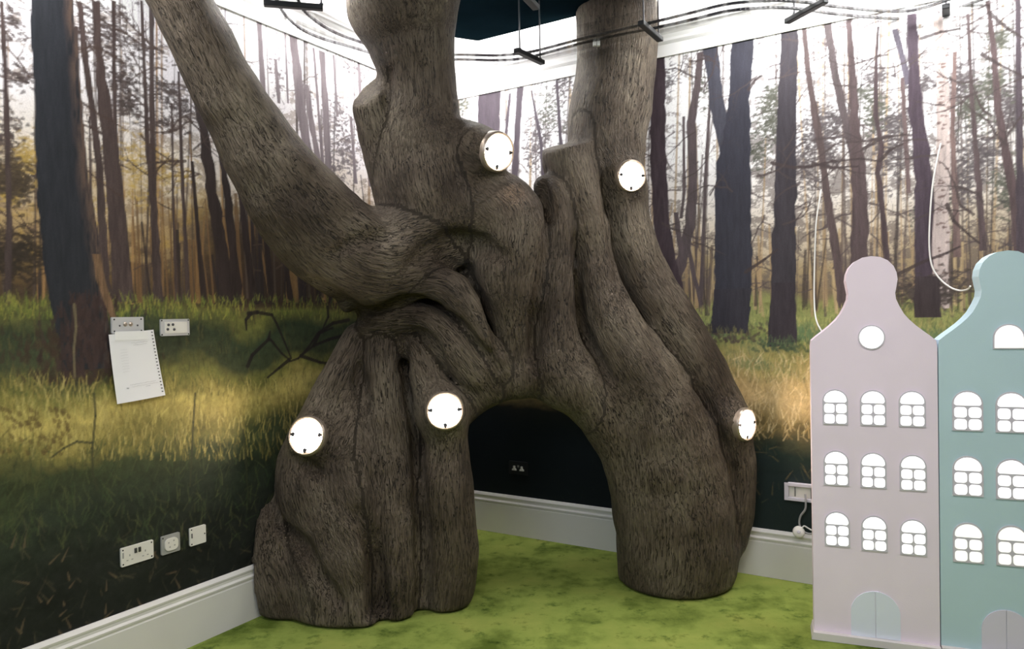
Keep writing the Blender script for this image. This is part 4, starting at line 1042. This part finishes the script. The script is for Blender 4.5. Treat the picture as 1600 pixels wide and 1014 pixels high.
b = MB(); b.box(-w_ * .42, -w_ * .36, y - .001, y + .002, -.005, h_ * .2); b.build('latch', M['rod'], t)
screw(t, w_ * .42, 0, y); screw(t, -w_ * .4, -h_ * .4, y); screw(t, -w_ * .4, h_ * .4, y)
# upper media plates
w_, h_ = sz('L', 198, 507, 50, 21)
t, y = plate('media_plate', 'L', 198, 508, w_, h_ * 1.2, M['steel'], 'steel media plate directly above the hanging notebook page')
for x in (-.025, .025):
    b = MB(); b.lathe([(0, y + .006), (.005, y + .006), (.007, y + .004), (.010, y), (.010, y - .002)], 16, cx=x * .5, cz=.004); b.build('jack', M['chrome'], t, True)
for x in (-.42, .42):
    for z in (-.36, .36): screw(t, x * w_, z * h_ * 1.2, y)
for x in (-.26, .3):
    b = MB(); b.lathe([(0, y + .001), (.004, y + .001), (.004, y - .002)], 12, cx=x * w_, cz=-.002); b.build('jack', M['rod'], t, True)
w_, h_ = sz('L', 272, 511.5, 45, 26)
t, y = plate('media_plate', 'L', 272, 511.5, w_, h_, M['steel'], 'steel media plate with white insert right of the notebook page')
b = MB(); b.prism(rrect(-w_ * .37, w_ * .40, -h_ * .34, h_ * .34, .003), y - .001, y + .003, 0); b.build('insert', M['plastic'], t)
for x, z in ((-.25, .16), (-.1, .17), (-.28, -.1), (-.06, -.12)):
    b = MB(); b.lathe([(0, y + .006), (.0035, y + .006), (.0062, y + .005), (.0065, y)], 14, cx=x * w_, cz=z * h_); b.build('jack', M['rod'], t, True)
for x in (-.46, .46):
    for z in (-.42, .42): screw(t, x * w_, z * h_, y)
# notebook page taped to the upper plate
pg = [on_wall('L', x, y_) for x, y_ in ((167, 523), (237, 515), (253, 617), (178, 631))]
uc = sum(q[0] for q in pg) / 4; zc = sum(q[1] for q in pg) / 4; pts = [(-(q[0] - uc), q[1] - zc) for q in pg]
pageM = wall_frame('L', uc, zc, .012)
b = MB(); nx, ny = 10, 14; g_ = []
A_, B_, C_, D_ = [np.array(q) for q in pts]
for j in range(ny + 1):
    for i in range(nx + 1):
        s, t_ = i / nx, j / ny; q = (A_ * (1 - s) + B_ * s) * (1 - t_) + (D_ * (1 - s) + C_ * s) * t_
        g_.append(b.bm.verts.new((q[0], .0015 + .012 * t_ ** 2 * (1 + .4 * math.sin(3 * s)), q[1])))
for j in range(ny):
    for i in range(nx): b.bm.faces.new((g_[j * (nx + 1) + i], g_[j * (nx + 1) + i + 1], g_[(j + 1) * (nx + 1) + i + 1], g_[(j + 1) * (nx + 1) + i]))
r_ = bmesh.ops.extrude_face_region(b.bm, geom=b.bm.faces[:]); bmesh.ops.translate(b.bm, verts=[e for e in r_['geom'] if isinstance(e, bmesh.types.BMVert)], vec=(0, -.0012, 0))
page = b.build('notebook_page', M['paper'], None, True); page.matrix_world = pageM
tag(page, 'white spiral notebook page with faint pencil notes taped to the left wall', 'paper')


def pagept(s, t_, o=.0035):
    q = (A_ * (1 - s) + B_ * s) * (1 - t_) + (D_ * (1 - s) + C_ * s) * t_; return (q[0], .0015 + .012 * t_ ** 2 * (1 + .4 * math.sin(3 * s)) + o, q[1])


b = MB()
for k in range(19):
    x, y_, z_ = pagept(.955, (k + .7) / 20, .0006); b.box(x - .004, x + .003, y_ - .0006, y_ + .0006, z_ - .0022, z_ + .0022)
b.build('binding_holes', M['rod'], page)
rs2 = random.Random(4)
b = MB()
for (s0, s1, t0, am) in ((.45, .82, .16, .006), (.5, .8, .19, .004), (.3, .85, .76, .005), (.34, .9, .79, .003), (.62, .72, .815, .002), (.22, .27, .80, .010)):
    b.tube([pagept(s0 + (s1 - s0) * k / 24, t0 + rs2.uniform(-am, am), .0006) for k in range(25)], .0006, 4)
for k in range(9): b.tube([pagept(.2 + .03 * j, .24 + k * .04 + rs2.uniform(-.003, .003), .0006) for j in range(6)], .00035, 4)
b.build('pencil_notes', M['pencil'], page)
b = MB(); x0, y0, z0 = pagept(.13, .0); x1, _, _ = pagept(.85, .02); b.box(x0, x1, .0005, .0035, z0 - .028, z0 + .010); b.build('tape', M['tape'], page)
# socket seen through the arch, black plate with two white plug covers
w_, h_ = .15, .09
t, y = plate('double_socket', 'R', 811, 731, w_, h_, M['black'], 'black double socket with two white plug covers, seen through the arch', 'socket')
for s in (-1, 1):
    cx = s * .030
    b = MB(); b.prism([(cx - .016, -.016), (cx + .016, -.016), (cx + .014, -.006), (cx + .006, -.002), (cx + .006, .014), (cx - .006, .014), (cx - .006, -.002), (cx - .014, -.006)], y - .001, y + .010, 0)
    b.build('plug_cover', M['plastic'], t)
b = MB(); b.box(-.006, -.002, y - .001, y + .003, .006, .020); b.box(.002, .006, y - .001, y + .003, .006, .020); b.build('rocker_switch', M['plastic_grey'], t)
# open back box beside the pink house
u0, z0 = on_wall('R', 1227, 765); u1, _ = on_wall('R', 1300, 770); w_ = .255; h_ = .098
u_, z_ = on_wall('R', 1250, 768); t = empty('socket_box', wall_frame('R', u0 + w_ / 2, z_, .001), 'white open socket box with dangling cable beside the pink house', 'socket')
b = MB(); o_ = rrect(-w_ / 2, w_ / 2, -h_ / 2, h_ / 2, .005)
b.box(-w_ / 2, w_ / 2, 0, .03, h_ / 2 - .018, h_ / 2, .002); b.box(-w_ / 2, w_ / 2, 0, .03, -h_ / 2, -h_ / 2 + .018, .002); b.box(-w_ / 2, -w_ / 2 + .022, 0, .0298, -h_ / 2, h_ / 2, .002); b.box(w_ / 2 - .022, w_ / 2, 0, .0298, -h_ / 2, h_ / 2, .002)
b.build('box_frame', M['win_frame'], t)
b = MB(); b.box(-w_ / 2 + .01, w_ / 2 - .01, 0, .012, -h_ / 2 + .01, h_ / 2 - .01); b.build('back_panel', M['plastic'], t)
b = MB(); b.box(-.075, -.071, .012, .016, -.026, .026); b.build('terminal', M['rod'], t)
b = MB(); b.box(.010, .018, .012, .022, -.03, .026); b.build('terminal', M['rod'], t)


def wcable(name, side, pts, r, m, label, cat='cable', group=None):
    """pts: (photo x, photo y, offset from the wall)"""
    Q = []
    for x, y_, o_ in pts:
        rr = ray(x, y_); n = DR if side == 'L' else DL; t_ = (((C0 + n * o_) - CAM) @ n) / (rr @ n); Q.append(CAM + rr * t_)
    Q = catmull(Q, 8); c = Q[0]; b = MB(); b.tube([q - c for q in Q], r, 8); o = b.build(name, m, None, True); o.location = c
    return tag(o, label, cat, group)


wcable('power_cable', 'R', [(1258, 772, .030), (1259, 784, .042), (1258, 796, .045), (1251, 806, .045), (1249, 818, .045), (1254, 829, .045), (1264, 834, .05), (1274, 833, .06)], .0055, M['grey_cable'], 'grey cable looping down from the open socket box')
wcable('lamp_cord', 'R', [(1251, 830, .055), (1256, 822, .05), (1264, 826, .045), (1270, 828, .045), (1282, 822, .05)], .004, M['cable'], 'short white cord from the round plug to the pink house', 'cable')
# round white plug resting on the skirting
rr = ray(1248, 831); t_ = (((C0 + DL * .05) - CAM) @ DL) / (rr @ DL); c = CAM + rr * t_
n = -rr / np.linalg.norm(rr); x = np.cross(n, [0, 0, 1.]); x /= np.linalg.norm(x)
t = empty('round_plug', frame(c, x, n, np.cross(x, n)), 'round white plug hanging over the skirting beside the pink house', 'plug')
b = MB(); b.lathe([(0, .020), (.020, .019), (.029, .014), (.032, .006), (.032, -.012), (.028, -.018), (0, -.018)], 32); b.build('plug_body', M['plastic'], t, True)
b = MB(); b.lathe([(0, .0225), (.008, .022), (.010, .019)], 20); b.build('plug_cap', M['win_frame'], t, True)
wcable('hanging_cable', 'R', [(1283, 296, .004), (1280, 315, .02), (1275, 350, .03), (1273, 400, .03), (1272, 450, .04), (1273, 485, .07), (1277, 505, .12), (1286, 522, .2), (1290, 540, .22)], .0042, M['cable'], 'thin white cable dropping down the forest print to the pink house', 'cable')
wcable('hanging_cable', 'R', [(1470, 224, .004), (1465, 245, .02), (1457, 290, .03), (1453, 340, .03), (1452, 385, .03), (1456, 415, .03), (1468, 435, .04), (1485, 449, .06), (1500, 454, .10), (1512, 452, .14), (1516, 447, .17)], .0042, M['cable'], 'thin white cable curving down the forest print towards the teal house', 'cable')

# ------------------------------------------------------------------ the two lit gable houses
YAW = math.radians(20)
HX = np.array([math.cos(YAW), -math.sin(YAW), 0]); HN = np.array([-math.sin(YAW), -math.cos(YAW), 0])


def on_house(px, py):
    r = ray(px, py); t_ = ((HO - CAM) @ HN) / (r @ HN); P = CAM + r * t_ - HO; return float(P @ HX), float(P[2])


HO = np.array([*(at(1268, 700, 3.38)[:2]), 0.])


def win_outline(w_, h_, n=12):
    r = w_ / 2; return [(-r, -h_ / 2), (r, -h_ / 2), *arc(0, h_ / 2 - r * .96, r, 0, 180, n)]


def make_window(glow):
    """arched window plate with a fanlight and four rounded panes; x right, z up, y = out of the board"""
    w_, h_ = .106, .158; t = bpy.data.objects.new('arched_window', None)
    b = MB(); b.prism(win_outline(w_, h_), 0, .006); fr_ = b.build('window_plate', M['win_frame'], t)
    g = .0068; pw = (w_ - 3 * g) / 2; ph = .0405; zb = -h_ / 2 + .006; res = []
    for i in (0, 1):
        for j in (0, 1):
            x0 = -w_ / 2 + g + i * (pw + g); z0_ = zb + j * (ph + g)
            b = MB(); b.prism(rrect(x0, x0 + pw, z0_, z0_ + ph, .012, 5), .004, .0068); b.build('pane', M[glow], fr_)
    zt = zb + 2 * (ph + g) + .001; r = w_ / 2 - g; top = h_ / 2 + w_ / 2 * .04 - g
    b = MB(); b.prism([(-r, zt + .006), (-r + .006, zt), (r - .006, zt), (r, zt + .006), *[(r * math.cos(math.radians(a)), zt + .010 + (top - zt - .010) * math.sin(math.radians(a))) for a in range(5, 180, 10)]], .004, .0068); b.build('fanlight', M[glow], fr_)
    return fr_, t


def outline(pts, x0, x1, zsh):
    return pts


def house(name, x0, x1, wall, door_m, label, wins, glow, attic, door, mir_cx, gab, lip=True):
    cx = (x0 + x1) / 2; org = HO + HX * cx
    t = empty(name, frame(org, HX, HN, (0, 0, 1)), label, 'house lamp', 'gabled house lamps')
    hw = (x1 - x0) / 2
    right = [(hw_, z_) for hw_, z_ in gab]            # half widths going down from the top
    pts = [(-hw + .0, .03), (hw - .0, .03)] + [(a, b_) for a, b_ in right[::-1]] + [(-a, b_) for a, b_ in right[1:]]
    b = MB(); b.prism(pts, 0, -.12, 0)
    body = b.build('house_board', wall, t)
    e_ = .012 if lip else .0
    b = MB(); b.prism([(-hw - e_, .002), (hw, .002), (hw, .03), (-hw - e_ * .3, .036)], .03, -.12, 0)
    b.build('base_board', M['base_cream'], t)
    return t


def gable(cx, pts):
    """half outline measured on the photo -> (half width, z)"""
    out = []
    for dx, py in pts:
        a = on_house(cx + dx, py); c_ = on_house(cx, py); out.append((abs(a[0] - c_[0]), (a[1] + c_[1]) / 2))
    return out


gp = [(0, 400), (14, 401.5), (26, 407), (35, 416), (39.5, 426), (41, 437), (39, 448), (37, 458), (38, 467), (43, 478), (50, 490), (58, 499), (68, 508), (80, 517), (90, 524), (97, 532), (99, 542)]
X0, _ = on_house(1268.5, 700); X1, _ = on_house(1466, 700)
gb = gable(1364, gp); hw = (X1 - X0) / 2
gb = [(min(a, hw) if i < len(gb) - 2 else (hw * .985 if i == len(gb) - 2 else hw), z_) for i, (a, z_) in enumerate(gb)]
pink = house('gable_house', X0, X1, M['pink'], M['door_blue'], 'pale pink gabled house lamp with round attic window and pale blue door', None, 'glow', None, None, None, gb)
X2 = X1 + .004; HW2 = .262; X3 = X2 + 2 * HW2
gb2 = [(a * HW2 / hw * 1.0, z_ + .0) for a, z_ in gb]
ztop = on_house(1578, 391)[1]; dz = ztop - gb2[0][1]; gb2 = [(a, z_ + dz) for a, z_ in gb2]
teal = house('gable_house', X2, X3, M['teal'], M['door_lilac'], 'pale teal gabled house lamp with arched attic window and lilac door', None, 'glow', None, None, None, gb2, False)


def put_window(src, root, hx, hcx, px, py, k, nm):
    x, z_ = on_house(px, py); f_ = src.copy(); COL.objects.link(f_); f_.name = nm; f_.parent = root; f_.location = (x - hcx, 0, z_); f_.scale = (k, 1, k)
    for ch in src.children:
        c_ = ch.copy(); COL.objects.link(c_); c_.parent = f_
    return f_


def plate_and_panes(glow):
    fr_, tt = make_window(glow); fr_.parent = None; bpy.data.objects.remove(tt); return fr_


w1 = plate_and_panes('glow'); w2 = plate_and_panes('glow_dim')
c1 = (X0 + X1) / 2; c2 = (X2 + X3) / 2
for py, dys in ((637.5, ((1305, -1.5), (1364, 0), (1425, 1.5))), (735, ((1306.5, -3.5), (1364.5, 0), (1426.5, 4))), (833.5, ((1308, -7), (1366, 0), (1427, 6)))):
    for px, dy in dys: put_window(w1, pink, 0, c1, px, py + dy, 1., 'arched_window')
for py, src, dys in ((643, w1, ((1511.5, -1), (1580, 1.5), (1650, 4))), (747, w1, ((1512, -3), (1580.5, 2), (1650, 7))), (850, w2, ((1512.5, -2), (1581, 3), (1650, 9)))):
    for px, dy in dys: put_window(src, teal, 0, c2, px, py + dy, 1.09, 'arched_window')
for s_ in (w1, w2):
    for ch in list(s_.children): bpy.data.objects.remove(ch)
    bpy.data.objects.remove(s_)
# attic windows
x, z_ = on_house(1361.5, 527); b = MB(); b.lathe([(.054, 0), (.054, .006), (.047, .006)], 40); b.lathe([(0, .009), (.047, .009), (.047, .004)], 40)
b.bm.free(); b = MB(); b.prism(arc(0, 0, .055, 0, 350, 35), 0, .006); f_ = b.build('round_window', M['win_frame'], pink); f_.location = (x - c1, 0, z_)
b = MB(); b.prism(arc(0, 0, .049, 0, 350, 35), .004, .0068); b.build('pane', M['glow'], f_)
x, z_ = on_house(1576, 526); b = MB(); b.prism([(-.058, -.052), (.058, -.052), *arc(0, -.004, .058, 0, 180, 14)], 0, .006); f_ = b.build('attic_window', M['win_frame'], teal); f_.location = (x - c2, 0, z_)
b = MB(); b.prism([(-.052, -.047), (.052, -.047), *arc(0, -.004, .052, 0, 180, 14)], .004, .0068); b.build('pane', M['glow_dim'], f_)
# doors
for px, pt, wpx, root, cc, m in ((1367.5, 924, 77, pink, c1, 'door_blue'), (1572, 953, 78, teal, c2, 'door_lilac')):
    x, zt = on_house(px, pt); xa, _ = on_house(px - wpx / 2, pt + 40); xb, _ = on_house(px + wpx / 2, pt + 40); r = (xb - xa) / 2
    b = MB(); b.prism([(-r, .034), (-.0008, .034), (-.0008, zt), *arc(0, zt - r, r, 92, 180, 10)], 0, .005); dr = b.build('front_door', M[m], root); dr.location = (x - cc, 0, 0)
    b = MB(); b.prism([(.0008, .034), (r, .034), *arc(0, zt - r, r, 0, 88, 10), (.0008, zt)], 0, .005); b.build('door_leaf', M[m], dr)
